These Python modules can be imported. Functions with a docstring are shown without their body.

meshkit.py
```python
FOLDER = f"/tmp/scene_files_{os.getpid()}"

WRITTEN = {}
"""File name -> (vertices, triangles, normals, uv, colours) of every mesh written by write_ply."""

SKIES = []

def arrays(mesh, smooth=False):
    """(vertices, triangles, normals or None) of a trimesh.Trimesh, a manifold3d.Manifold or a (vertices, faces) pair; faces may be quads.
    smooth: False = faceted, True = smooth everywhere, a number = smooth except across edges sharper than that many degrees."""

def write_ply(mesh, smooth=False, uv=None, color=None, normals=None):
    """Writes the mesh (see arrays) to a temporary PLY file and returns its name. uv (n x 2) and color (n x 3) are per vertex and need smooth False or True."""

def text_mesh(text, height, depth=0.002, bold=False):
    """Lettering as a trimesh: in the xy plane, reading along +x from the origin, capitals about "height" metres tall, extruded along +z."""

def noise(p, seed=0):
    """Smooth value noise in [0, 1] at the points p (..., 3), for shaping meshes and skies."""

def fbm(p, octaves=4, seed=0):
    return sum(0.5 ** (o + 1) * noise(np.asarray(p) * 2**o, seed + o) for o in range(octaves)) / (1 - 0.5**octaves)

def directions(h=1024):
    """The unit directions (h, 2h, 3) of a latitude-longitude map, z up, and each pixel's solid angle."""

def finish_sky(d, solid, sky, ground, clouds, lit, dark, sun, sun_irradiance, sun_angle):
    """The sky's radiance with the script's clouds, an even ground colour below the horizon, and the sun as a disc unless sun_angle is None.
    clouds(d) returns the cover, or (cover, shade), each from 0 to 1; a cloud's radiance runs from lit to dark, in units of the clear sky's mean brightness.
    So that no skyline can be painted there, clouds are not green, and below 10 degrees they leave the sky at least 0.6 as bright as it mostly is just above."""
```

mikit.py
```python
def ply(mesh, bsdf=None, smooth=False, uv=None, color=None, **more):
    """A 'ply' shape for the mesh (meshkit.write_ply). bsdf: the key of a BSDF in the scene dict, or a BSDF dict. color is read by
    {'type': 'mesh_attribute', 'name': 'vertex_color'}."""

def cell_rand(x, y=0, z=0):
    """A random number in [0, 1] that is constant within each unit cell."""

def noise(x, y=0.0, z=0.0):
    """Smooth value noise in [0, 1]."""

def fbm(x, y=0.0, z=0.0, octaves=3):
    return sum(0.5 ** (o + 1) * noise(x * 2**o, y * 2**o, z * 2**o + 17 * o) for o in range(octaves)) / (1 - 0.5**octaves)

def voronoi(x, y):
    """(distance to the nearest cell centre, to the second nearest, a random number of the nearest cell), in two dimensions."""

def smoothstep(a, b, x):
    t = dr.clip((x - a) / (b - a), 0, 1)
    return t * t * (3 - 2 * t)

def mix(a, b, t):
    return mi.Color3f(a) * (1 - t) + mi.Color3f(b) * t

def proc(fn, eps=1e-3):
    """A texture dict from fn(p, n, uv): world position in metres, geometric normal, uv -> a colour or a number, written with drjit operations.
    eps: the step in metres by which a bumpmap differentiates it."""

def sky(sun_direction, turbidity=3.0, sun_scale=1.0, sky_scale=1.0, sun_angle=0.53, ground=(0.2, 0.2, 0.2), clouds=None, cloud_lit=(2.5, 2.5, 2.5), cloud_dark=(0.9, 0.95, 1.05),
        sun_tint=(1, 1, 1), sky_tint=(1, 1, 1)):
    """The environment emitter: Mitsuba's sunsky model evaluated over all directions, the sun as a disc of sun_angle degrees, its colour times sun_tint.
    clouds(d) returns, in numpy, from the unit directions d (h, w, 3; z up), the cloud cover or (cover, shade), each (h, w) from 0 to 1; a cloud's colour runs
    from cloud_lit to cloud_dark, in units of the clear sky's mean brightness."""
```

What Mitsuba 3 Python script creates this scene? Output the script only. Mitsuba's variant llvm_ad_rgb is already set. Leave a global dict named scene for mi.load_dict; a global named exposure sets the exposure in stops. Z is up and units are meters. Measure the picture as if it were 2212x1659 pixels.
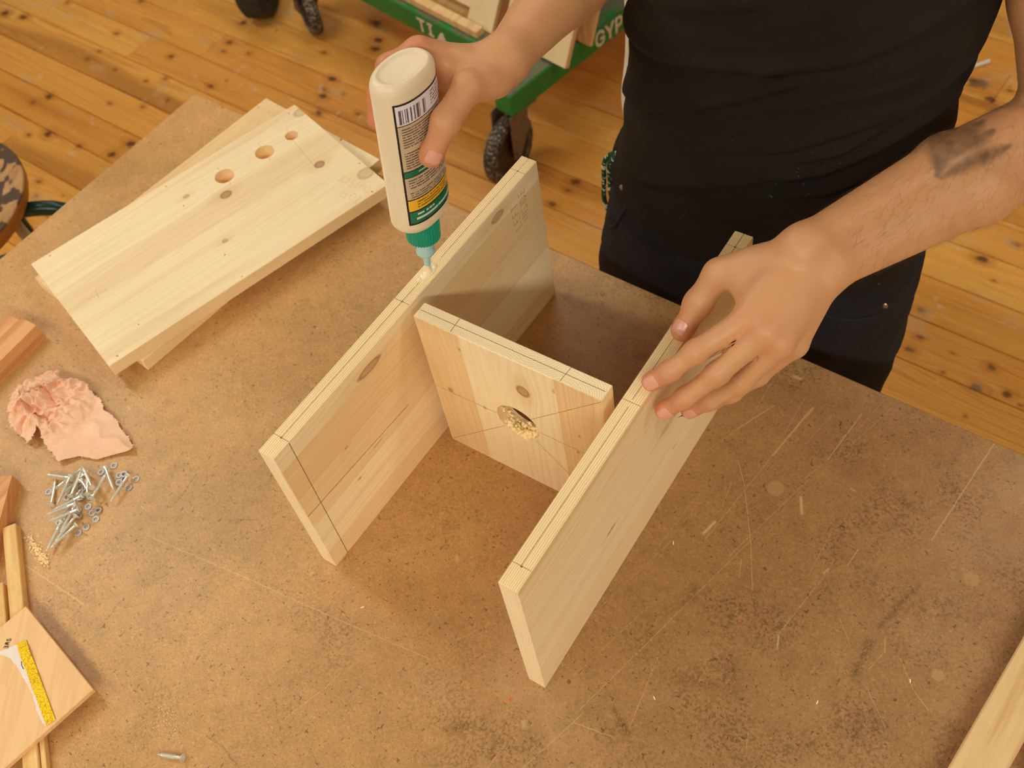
import math, random
import numpy as np
import trimesh
import manifold3d as m3
import drjit as dr
import mitsuba as mi
import mikit, meshkit
from mikit import proc, noise, fbm, cell_rand, smoothstep, mix

T = mi.ScalarTransform4f
rng = np.random.default_rng(11)
PI = math.pi
scene, labels = {'type': 'scene'}, {}

# ------------------------------------------------------------------ camera (table top is z = 0, floor is z = -0.9)
EYE = np.array([0.507447, -0.220931, 0.934451])
FWD = np.array([-0.413849, 0.422225, -0.806508])
UP = np.array([-0.398249, 0.712692, 0.577466])
scene['camera'] = {'type': 'thinlens', 'fov': 2 * math.degrees(math.atan(1106 / 2315.4)), 'fov_axis': 'x', 'near_clip': 0.02, 'far_clip': 50.0,
                   'aperture_radius': 0.0017, 'focus_distance': 0.92,
                   'to_world': T().look_at(origin=EYE.tolist(), target=(EYE + FWD).tolist(), up=UP.tolist())}
# ------------------------------------------------------------------ lamps (rows of ceiling lamps) and exposure: x, y, length, radiance
LAMPS = [(1.9, -1.75, 2.2, 21.0), (-0.9, -1.75, 2.2, 9.0), (-1.9, 0.15, 1.3, 11.0), (2.2, 1.0, 1.3, 8.0), (-0.3, 1.7, 2.0, 4.5), (-2.6, 2.5, 1.3, 7.0)]
LAMP_TINT = (1.0, 0.985, 0.85)
LAMP_Z = 2.02
exposure = 0.75


# ------------------------------------------------------------------ helpers
def srgb(r, g, b):
    c = np.array([r, g, b]) / 255.0
    return [float(x) for x in np.where(c <= 0.04045, c / 12.92, ((c + 0.055) / 1.055) ** 2.4)]


def V(*a):
    return np.array(a, float)


def unit(v):
    v = np.asarray(v, float)
    return v / np.linalg.norm(v)


_count = {}


def key_for(name):
    n = _count.get(name, 0)
    _count[name] = n + 1
    return name if n == 0 else f'{name}_{n:03d}'


def thing(name, label, cat, group=None):
    k = key_for(name)
    labels[k] = {'label': label, 'category': cat}
    if group:
        labels[k]['group'] = group
    return k


def part(parent, name, mesh, bsdf, smooth=False, label=None, stuff=False, uv=None, color=None, **more):
    k = key_for(f'{parent}__{name}')
    scene[k] = mikit.ply(mesh, 'mat_' + bsdf, smooth, uv=uv, color=color, **more)
    if label or stuff:
        labels[k] = {}
        if label:
            labels[k]['label'] = label
        if stuff:
            labels[k]['kind'] = 'stuff'
    return k


def solo(name, label, cat, mesh, bsdf, smooth=False, group=None, stuff=False, uv=None, color=None):
    k = thing(name, label, cat, group)
    scene[k] = mikit.ply(mesh, 'mat_' + bsdf, smooth, uv=uv, color=color)
    if stuff:
        labels[k]['kind'] = 'stuff'
    return k


def struct(name, mesh, bsdf, label, smooth=False):
    scene[name] = mikit.ply(mesh, 'mat_' + bsdf, smooth)
    labels[name] = {'label': label, 'category': name.split('_')[0], 'kind': 'structure'}
    return name


def frame(o, ex, ey=None, ez=None):
    """4x4 with columns ex, ey, ez, o"""
    ex = unit(ex)
    if ez is None:
        ey = unit(np.asarray(ey, float) - ex * np.dot(ex, ey))
        ez = np.cross(ex, ey)
    else:
        ez = unit(np.asarray(ez, float) - ex * np.dot(ex, ez))
        ey = np.cross(ez, ex)
    M = np.eye(4)
    M[:3, 0], M[:3, 1], M[:3, 2], M[:3, 3] = ex, ey, ez, o
    return M


def moved(mesh, M):
    m = mesh.copy()
    m.apply_transform(M)
    return m


def cat(ms):
    return trimesh.util.concatenate(ms)


def cbox(x0, x1, y0, y1, z0, z1, c=0.0):
    """box with chamfered edges"""
    if c <= 0:
        return trimesh.creation.box(bounds=[[x0, y0, z0], [x1, y1, z1]])
    pts = []
    for sx in (0, 1):
        for sy in (0, 1):
            for sz in (0, 1):
                P = [(x0, x1)[sx], (y0, y1)[sy], (z0, z1)[sz]]
                D = [c if s == 0 else -c for s in (sx, sy, sz)]
                for k in range(3):
                    q = [P[i] + (0 if i == k else D[i]) for i in range(3)]
                    pts.append(q)
    return trimesh.convex.convex_hull(np.array(pts))


def lathe(profile, n=32):
    """profile (r, z) bottom to top, about z"""
    pr = np.array(profile, float)
    a = np.arange(n) * 2 * PI / n
    v = np.stack([pr[:, None, 0] * np.cos(a), pr[:, None, 0] * np.sin(a), np.repeat(pr[:, None, 1], n, 1)], -1).reshape(-1, 3)
    i, j = np.meshgrid(np.arange(len(pr) - 1), np.arange(n), indexing='ij')
    q = np.stack([i * n + j, i * n + (j + 1) % n, (i + 1) * n + (j + 1) % n, (i + 1) * n + j], -1).reshape(-1, 4)
    return trimesh.Trimesh(v, np.vstack([q[:, [0, 1, 2]], q[:, [0, 2, 3]]]), process=False)


def tube(points, radii, sides=10, cap=True):
    p = np.asarray(points, float)
    r = np.broadcast_to(radii, (len(p),))
    t = np.gradient(p, axis=0)
    t /= np.linalg.norm(t, axis=1, keepdims=True) + 1e-12
    a = np.zeros_like(p)
    ref = np.array([0, 0, 1.0]) if abs(t[0, 2]) < 0.9 else np.array([1.0, 0, 0])
    for i in range(len(p)):
        ref = ref - t[i] * np.dot(ref, t[i])
        ref /= np.linalg.norm(ref)
        a[i] = ref
    b = np.cross(t, a)
    ang = np.arange(sides) * 2 * PI / sides
    v = p[:, None] + r[:, None, None] * (np.cos(ang)[None, :, None] * a[:, None] + np.sin(ang)[None, :, None] * b[:, None])
    n = len(p)
    i, j = np.meshgrid(np.arange(n - 1), np.arange(sides), indexing='ij')
    q = np.stack([i * sides + j, i * sides + (j + 1) % sides, (i + 1) * sides + (j + 1) % sides, (i + 1) * sides + j], -1).reshape(-1, 4)
    f = np.vstack([q[:, [0, 1, 2]], q[:, [0, 2, 3]]])
    v = v.reshape(-1, 3)
    if cap:
        v = np.vstack([v, p[0], p[-1]])
        k = np.arange(sides)
        f = np.vstack([f, np.stack([(k + 1) % sides, k, np.full(sides, n * sides)], 1),
                       np.stack([(n - 1) * sides + k, (n - 1) * sides + (k + 1) % sides, np.full(sides, n * sides + 1)], 1)])
    return trimesh.Trimesh(v, f, process=False)


def smooth_path(pts, n=40):
    from scipy.interpolate import CubicSpline
    p = np.asarray(pts, float)
    s = np.r_[0, np.cumsum(np.linalg.norm(np.diff(p, axis=0), axis=1))]
    return CubicSpline(s, p)(np.linspace(0, s[-1], n))


def ribbons(polys, normal, width, lift=0.00012):
    """thin raised strips along 3-D polylines lying on a flat face"""
    n = unit(normal)
    vs, fs, k = [], [], 0
    for poly in polys:
        P = np.asarray(poly, float) + n * lift
        for a, b in zip(P[:-1], P[1:]):
            d = unit(b - a)
            s = np.cross(n, d) * width / 2
            vs += [a - s - d * width * .3, a + s - d * width * .3, b + s + d * width * .3, b - s + d * width * .3]
            fs += [[k + 3, k + 2, k + 1], [k + 3, k + 1, k]]
            k += 4
    f = np.array(fs)
    m = trimesh.Trimesh(np.array(vs), f, process=False)
    if np.dot(m.face_normals[0], n) < 0:
        m.invert()
    return m


GLYPH = {'T': [[(0, 1), (.7, 1)], [(.35, 1), (.35, 0)]], 'O': [[(.35, 1), (.08, .8), (0, .5), (.08, .2), (.35, 0), (.62, .2), (.7, .5), (.62, .8), (.35, 1)]],
         'P': [[(0, 0), (0, 1), (.5, 1), (.68, .85), (.68, .65), (.5, .5), (0, .5)]], 'U': [[(0, 1), (.02, .25), (.2, 0), (.5, 0), (.66, .25), (.68, 1)]],
         'S': [[(.65, .85), (.45, 1), (.15, 1), (.02, .8), (.15, .58), (.5, .45), (.65, .25), (.5, .02), (.2, 0), (0, .15)]], 'I': [[(.2, 1), (.2, 0)]],
         'D': [[(0, 0), (0, 1), (.4, .95), (.65, .7), (.65, .3), (.4, .05), (0, 0)]], 'E': [[(.6, 1), (0, 1), (0, 0), (.6, 0)], [(0, .5), (.5, .5)]],
         'L': [[(0, 1), (0, 0), (.6, 0)]], 'F': [[(.6, 1), (0, 1), (0, 0)], [(0, .5), (.5, .5)]], 'N': [[(0, 0), (0, 1), (.6, 0), (.6, 1)]],
         'M': [[(0, 0), (.1, 1), (.35, .3), (.6, 1), (.7, 0)]], 'W': [[(0, 1), (.15, 0), (.35, .7), (.55, 0), (.7, 1)]]}


def handwriting(text, o, ex, ey, h, adv=0.95, jit=0.05, seed=1):
    g = np.random.default_rng(seed)
    out, x = [], 0.0
    for ch in text:
        dx, dy = g.normal(0, jit, 2)
        for poly in GLYPH[ch]:
            out.append([np.asarray(o) + np.asarray(ex) * (x + (px + dx) * h * .8) + np.asarray(ey) * ((py + dy) * h) for px, py in poly])
        x += h * adv * (.5 if ch == 'I' else .9)
    return out


def to_m3(m):
    return m3.Manifold(m3.Mesh(np.asarray(m.vertices, np.float32), np.asarray(m.faces, np.uint32)))


def from_m3(m):
    k = m.to_mesh()
    return trimesh.Trimesh(k.vert_properties[:, :3], k.tri_verts, process=False)


def seg_d2(px, py, s):
    x0, y0, x1, y1 = s[:4]
    dx, dy = x1 - x0, y1 - y0
    L = dx * dx + dy * dy + 1e-12
    t = dr.clip(((px - x0) * dx + (py - y0) * dy) * (1 / L), 0, 1)
    ex, ey = px - x0 - t * dx, py - y0 - t * dy
    return ex * ex + ey * ey, t


def bsdf(name, color, rough=0.5, spec=0.4, metal=0.0, bump=None, bump_scale=1.0, two=True, **more):
    """principled BSDF; color: rgb triple, or function (p, n, uv), or texture dict"""
    if callable(color):
        col = proc(color)
    elif isinstance(color, dict):
        col = color
    else:
        col = {'type': 'rgb', 'value': list(color)}
    rg = proc(rough) if callable(rough) else rough
    b = {'type': 'principled', 'base_color': col, 'roughness': rg, 'specular': spec, 'metallic': metal, **more}
    if bump:
        b = {'type': 'bumpmap', 'arbitrary': proc(bump[0], bump[1]), 'scale': bump_scale, 'bsdf': b}
    if two:
        b = {'type': 'twosided', 'bsdf': b}
    scene['mat_' + name] = b
    return 'mat_' + name

SCRATCH = [[0.2806,0.3017,0.2984,0.2801,0.6,0.00042],[0.2984,0.2801,0.3325,0.2271,0.6,0.00042],[0.3325,0.2271,0.3552,0.1855,0.55,0.00042],[0.2655,0.4088,0.2678,0.3587,0.45,0.00034],[0.2806,0.3785,0.2625,0.3356,0.6,0.00059],[0.2625,0.3356,0.2472,0.2938,0.4,0.00034],[0.3156,0.3949,0.3066,0.3241,0.6,0.00092],[0.3066,0.3241,0.2939,0.2077,0.45,0.00042],[0.3038,0.4047,0.3051,0.3547,0.4,0.00034],[0.293,0.2296,0.2895,0.2131,0.9,0.00126],[0.351,0.2947,0.3592,0.2795,0.8,0.00134],[0.2641,0.2421,0.259,0.171,0.35,0.00034],[0.35,0.3221,0.3219,0.2057,0.4,0.00042],[0.2861,0.2766,0.2917,0.2452,0.35,0.00034],[0.3609,0.4121,0.3547,0.3462,0.6,0.00059],[0.3547,0.3462,0.3454,0.3165,0.45,0.00042],[0.3836,0.4339,0.3678,0.3748,0.4,0.00034],[0.3731,0.4391,0.3645,0.3886,0.35,0.00034],[0.3356,0.3939,0.3283,0.3522,0.4,0.00034],[0.4829,0.4406,0.4725,0.3135,0.6,0.00067],[0.3166,0.3948,0.3147,0.3807,0.6,0.00101],[0.4197,0.2711,0.4182,0.2514,0.6,0.0005],[0.3913,0.2732,0.3925,0.2236,0.35,0.00034],[0.4053,0.2389,0.4034,0.2333,0.8,0.00101],[0.331,0.2291,0.2784,-0.0005,0.45,0.00042],[0.2695,0.1995,0.2368,0.0649,0.35,0.00029],[0.2821,0.1216,0.2592,0.0298,0.35,0.00029],[0.3141,0.0838,0.3258,0.0101,0.5,0.00038],[0.3329,0.2077,0.3394,0.1896,0.55,0.00042],[0.3984,0.1856,0.3946,0.1565,0.5,0.00042],[0.3956,0.1571,0.4,0.1456,0.7,0.00076],[0.2817,-0.0057,0.3166,0.0015,0.5,0.00038],[0.4122,0.067,0.418,0.0508,0.4,0.00038],[0.4061,0.2393,0.3964,0.172,0.4,0.00042],[0.4933,0.1924,0.5132,0.1723,0.5,0.00042],[0.5132,0.1723,0.5298,0.1624,0.5,0.00042],[0.4746,0.2038,0.4798,0.1915,0.5,0.0005],[0.4798,0.1915,0.4741,0.1688,0.4,0.00038],[0.4311,0.2023,0.4528,0.1814,0.4,0.00038],[0.4753,0.1575,0.5061,0.1304,0.35,0.00038],[0.0214,-0.0444,0.1365,-0.0268,0.5,0.00042],[-0.1955,-0.0761,-0.0691,-0.0565,0.5,0.00046],[-0.0691,-0.0565,0.0214,-0.0444,0.6,0.00046],[0.241,-0.0545,0.2393,-0.0784,0.4,0.00042],[0.284,0.0059,0.2655,-0.0619,0.4,0.00042],[-0.3642,0.0369,-0.2726,0.036,0.35,0.00038],[-0.3778,0.0585,-0.3494,0.0541,0.4,0.00038],[0.0726,-0.0925,0.0578,-0.1383,0.45,0.00046],[0.0578,-0.1383,0.056,-0.1518,0.3,0.0005],[-0.0291,-0.1995,0.0217,-0.1934,0.35,0.00038],[-0.6075,0.065,-0.5681,0.0635,0.4,0.0005],[-0.5297,0.0628,-0.3642,0.0369,0.4,0.00038],[-0.2926,-0.1687,-0.1973,-0.1655,0.65,0.00063],[-0.329,-0.1461,-0.2927,-0.1241,0.35,0.00038],[0.0979,0.07,0.1001,0.0678,0.5,0.00252],[0.244,-0.0293,0.2454,-0.0313,0.45,0.00252],[0.2827,0.4218,0.2889,0.4219,0.5,0.0021],[0.0204,0.007,0.0208,0.0101,0.5,0.00105],[-0.0173,-0.0197,-0.0163,-0.0173,0.5,0.00168],[-0.2273,-0.0551,-0.2234,-0.0554,0.8,0.00084],[-0.3368,0.0289,-0.3325,0.027,0.8,0.00105],[0.3911,0.3269,0.3871,0.3275,0.5,0.00126]]
SMUDGE = [[-0.2023,0.0069,-0.1971,-0.0317,0.6,0.0008],[-0.1311,-0.0176,-0.1047,-0.0008,0.3,0.0008],[-0.1656,-0.1377,-0.1648,-0.1647,0.5,0.0006],[0.0003,-0.1936,0.0228,-0.1927,0.35,0.001],[0.0228,-0.1927,0.0375,-0.1946,0.4,0.0011],[0.0375,-0.1946,0.0486,-0.1977,0.4,0.0011],[0.3048,0.0232,0.3157,0.016,0.5,0.0025],[0.3157,0.016,0.3256,0.0113,0.6,0.0035],[0.4798,0.2658,0.4669,0.2118,0.5,0.0025],[0.4657,0.1938,0.4653,0.162,0.55,0.0045],[0.1967,-0.0646,0.2042,-0.058,0.55,0.0045],[0.2042,-0.058,0.2184,-0.053,0.45,0.0025],[0.4328,0.3395,0.4399,0.3378,0.5,0.005],[0.37,0.1081,0.3812,0.0954,0.35,0.01],[0.3107,0.1572,0.3089,0.1431,0.35,0.007],[0.0744,0.3876,0.0497,0.3593,0.25,0.011],[0.4952,0.1292,0.4878,0.1144,0.3,0.013],[-0.1264,0.045,-0.125,0.036,0.25,0.007],[0.3451,0.0779,0.3676,0.0869,0.3,0.007]]
RING = [[0.5169,0.2944,0.0075],[0.5251,0.195,0.006],[0.3257,0.2918,0.009]]
RED = [0.2221,-0.0205,0.2223,-0.012]
KNOT = [[-2.1799,0.9193,0.0123],[-2.2054,0.8806,0.0076],[-2.0525,0.8069,0.0133],[-2.1048,0.7791,0.0076],[-1.7992,0.8885,0.0143],[-1.8145,0.8346,0.0123],[-2.2023,1.0927,0.0076],[-1.9828,0.9812,0.0066],[-1.8813,1.0151,0.0076],[-1.9691,1.2153,0.0095],[-2.2116,1.2213,0.0086],[-1.9573,1.1009,0.0057],[-1.9102,1.1343,0.0076],[-2.0827,1.0958,0.0057],[-2.4867,1.2614,0.0076],[-2.2588,1.3707,0.0086],[-1.9293,0.814,0.0076],[-1.8334,1.0681,0.0057],[-2.6411,1.1332,0.0152],[-2.5685,1.1456,0.0133],[-2.1956,1.1357,0.0057],[-1.8743,1.4303,0.0114],[-1.8489,1.3404,0.0095],[-1.837,1.302,0.0057],[-1.7581,1.3295,0.0066],[-1.7608,1.17,0.0086],[-1.3982,1.2214,0.0104],[-1.4561,1.3493,0.0123],[-1.4494,1.3032,0.0076],[-1.4315,1.2801,0.0114],[-1.2973,1.2662,0.0076],[-1.4951,1.5977,0.019],[-1.4441,1.5383,0.0133],[-1.4265,1.5036,0.0133],[-1.5544,1.4286,0.0076],[-1.3863,1.3122,0.0057],[-0.6375,1.3138,0.0123],[-0.6403,1.2806,0.0076],[-0.6479,1.2244,0.0086],[0.3211,1.5851,0.0076],[0.2736,1.5117,0.0114],[0.3161,1.4661,0.0038],[0.2177,1.3211,0.0086],[0.2424,1.2534,0.0076],[0.2381,1.2141,0.0086],[0.3903,1.2475,0.0086],[0.3847,1.1859,0.0114],[0.4418,1.1988,0.0104],[0.4702,1.187,0.0057],[0.3142,1.2453,0.0038],[0.3155,1.1915,0.0038],[0.3916,1.1127,0.0038],[0.0614,2.0502,0.0228],[0.1096,2.0054,0.0114],[0.1388,2.053,0.0076],[-1.926,0.664,0.0076],[-1.8879,0.6234,0.0076]]
SEAMS = [0.7521,0.8605,0.9726,1.0833,1.1924,1.3055,1.4211,1.5358]
SCREWS = [[-0.3149,-0.0709,-158.1,1],[-0.3137,-0.1059,132.2,0],[-0.3222,-0.0896,79.3,1],[-0.3139,-0.0711,-67.7,3],[-0.2941,-0.089,117.9,3],[-0.3068,-0.0574,-95.3,1],[-0.3021,-0.0687,-15.6,2],[-0.2791,-0.0781,138.9,3],[-0.2783,-0.0698,157.7,4],[-0.2741,-0.0791,108.5,2],[-0.2928,-0.0431,-26.7,1],[-0.2633,-0.0361,-77.5,1],[-0.2803,-0.0817,-120.1,4],[-0.2794,-0.0913,-126.7,4],[-0.271,-0.0949,-126.9,4],[-0.2736,-0.1008,-84.7,2],[-0.2648,-0.1081,-97.3,2],[-0.2851,-0.1144,-67.9,1],[-0.284,-0.0942,-70.1,2],[-0.2867,-0.1102,102.8,2],[-0.3126,-0.0581,-85.9,0],[-0.2913,-0.103,-60.2,0]]
WASHERS = [[-0.3317,-0.0961],[-0.2983,-0.0485],[-0.2919,-0.035],[-0.277,-0.0406],[-0.2726,-0.0372],[-0.2688,-0.0473],[-0.2566,-0.0458],[-0.257,-0.0343],[-0.2783,-0.0856],[-0.2684,-0.0888],[-0.2641,-0.0833],[-0.2592,-0.0918],[-0.2611,-0.1038],[-0.2635,-0.1131],[-0.3037,-0.0746],[-0.3071,-0.0904],[-0.2782,-0.0991],[-0.2916,-0.1155],[-0.2953,-0.0749],[-0.2937,-0.0826],[-0.3001,-0.0984],[-0.2845,-0.0944],[-0.3147,-0.0783],[-0.2855,-0.0761],[-0.2686,-0.0419]]
PAPER = [[-0.422,0.0146],[-0.4115,0.0242],[-0.4009,0.0242],[-0.389,0.02],[-0.3719,0.019],[-0.3615,0.0164],[-0.3534,0.0106],[-0.3446,0.0106],[-0.3302,0.008],[-0.3141,0.0024],[-0.3038,-0.0001],[-0.2838,-0.0076],[-0.2832,-0.0117],[-0.299,-0.0252],[-0.3124,-0.0401],[-0.3331,-0.0478],[-0.3479,-0.0657],[-0.3567,-0.0635],[-0.3818,-0.0579],[-0.4003,-0.0481],[-0.3941,-0.0698],[-0.4286,-0.0664],[-0.4528,-0.0499],[-0.4653,-0.0227],[-0.4635,-0.0078],[-0.4512,0.0119],[-0.4379,0.014]]
DUST = [[-0.3074,-0.1447],[-0.2929,-0.1486],[-0.2821,-0.1514],[-0.2747,-0.1532],[-0.2632,-0.1566]]
# ------------------------------------------------------------------ materials
C3 = mi.Color3f


def mdf(p, n, uv):
    """wood-fibre board: short random fibres, grime, cutter scratches, smears"""
    x, y = p.x, p.y
    f = mi.Float(0)
    for k, a in enumerate((0.35, 1.0, 1.9, 2.5, 2.95)):
        c, s = math.cos(a), math.sin(a)
        wx = 0.0022 * noise(x * 190, y * 190, 5.0 + k)
        u, w = x * c + y * s + wx, -x * s + y * c + wx
        f += smoothstep(0.74, 0.97, noise(u * 240, w * 1500, 3.0 * k)) - 0.9 * smoothstep(0.76, 0.98, noise(u * 210, w * 1400, 3.0 * k + 40))
    fine = noise(x * 1500, y * 1500, 2.0)
    mid = fbm(x * 70, y * 70, 1.0, 3)
    big = fbm(x * 7, y * 7, 4.0, 4)
    wear = smoothstep(-0.10, 0.38, x + 0.22 * (big - 0.5) + 0.25 * y * smoothstep(0.0, .2, x))
    base = mix(srgb(190, 144, 89), srgb(163, 121, 78), wear)
    v = 1 + 0.15 * f + 0.20 * (fine - 0.5) + 0.22 * (mid - 0.5) + 0.35 * (big - 0.5)
    gr = fbm(x * 19 + 3, y * 19, 9.0, 5)
    grime = smoothstep(0.50, 0.80, gr + 0.06 * wear) * smoothstep(0.42, .80, fbm(x * 520, y * 520, 6.0, 2)) * (0.30 + 0.20 * wear)
    col = base * v * (1 - 0.8 * grime)
    pale = smoothstep(0.55, 0.75, fbm(x * 9 + 31, y * 9, 2.0, 3)) * 0.18
    col = mix(col, srgb(206, 172, 130), pale)
    dot = smoothstep(0.90, 0.94, noise(x * 420, y * 420, 8.0))
    col = col * (1 - 0.5 * dot)
    rough = noise(x * 900, y * 900, 1.0)
    m = mi.Float(0)
    wob = 0.0004 * (noise(x * 160, y * 160, 3.0) - 0.5)
    for s in SCRATCH:
        d2, t = seg_d2(x + wob, y - wob, s)
        m = dr.maximum(m, s[4] * dr.exp(-d2 * (1.0 / (s[5] * s[5]))) * smoothstep(0.12, 0.5, rough + s[5] * 200))
    col = mix(col, srgb(222, 186, 136), dr.minimum(m * 0.9, 0.9))
    m = mi.Float(0)
    for s in SMUDGE:
        d2, t = seg_d2(x + 6 * wob, y + 6 * wob, s)
        m = dr.maximum(m, s[4] * dr.exp(-d2 * (1.0 / (s[5] * s[5]))) * smoothstep(0.15, 0.6, rough))
    col = col * (1 - 0.75 * m)
    for cx, cy, r in RING:
        d = dr.sqrt(dr.square(x - cx) + dr.square(y - cy))
        col = mix(col, srgb(205, 160, 112), 0.35 * smoothstep(r, r * .85, d))
    d2, t = seg_d2(x, y, RED)
    col = mix(col, srgb(225, 60, 40), dr.exp(-d2 * 1.0e6 / (1.4 - t)) * smoothstep(.3, .6, rough) * .9)
    return dr.clip(col, 0.0, 1.0)


bsdf('mdf', mdf, rough=0.42, spec=0.42)

PLANK_A = math.radians(-1.85)
PD, PN = (math.cos(PLANK_A), math.sin(PLANK_A)), (-math.sin(PLANK_A), math.cos(PLANK_A))
BIGKNOT = [(k[0] * PD[0] + k[1] * PD[1], k[0] * PN[0] + k[1] * PN[1], k[2]) for k in KNOT]


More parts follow.
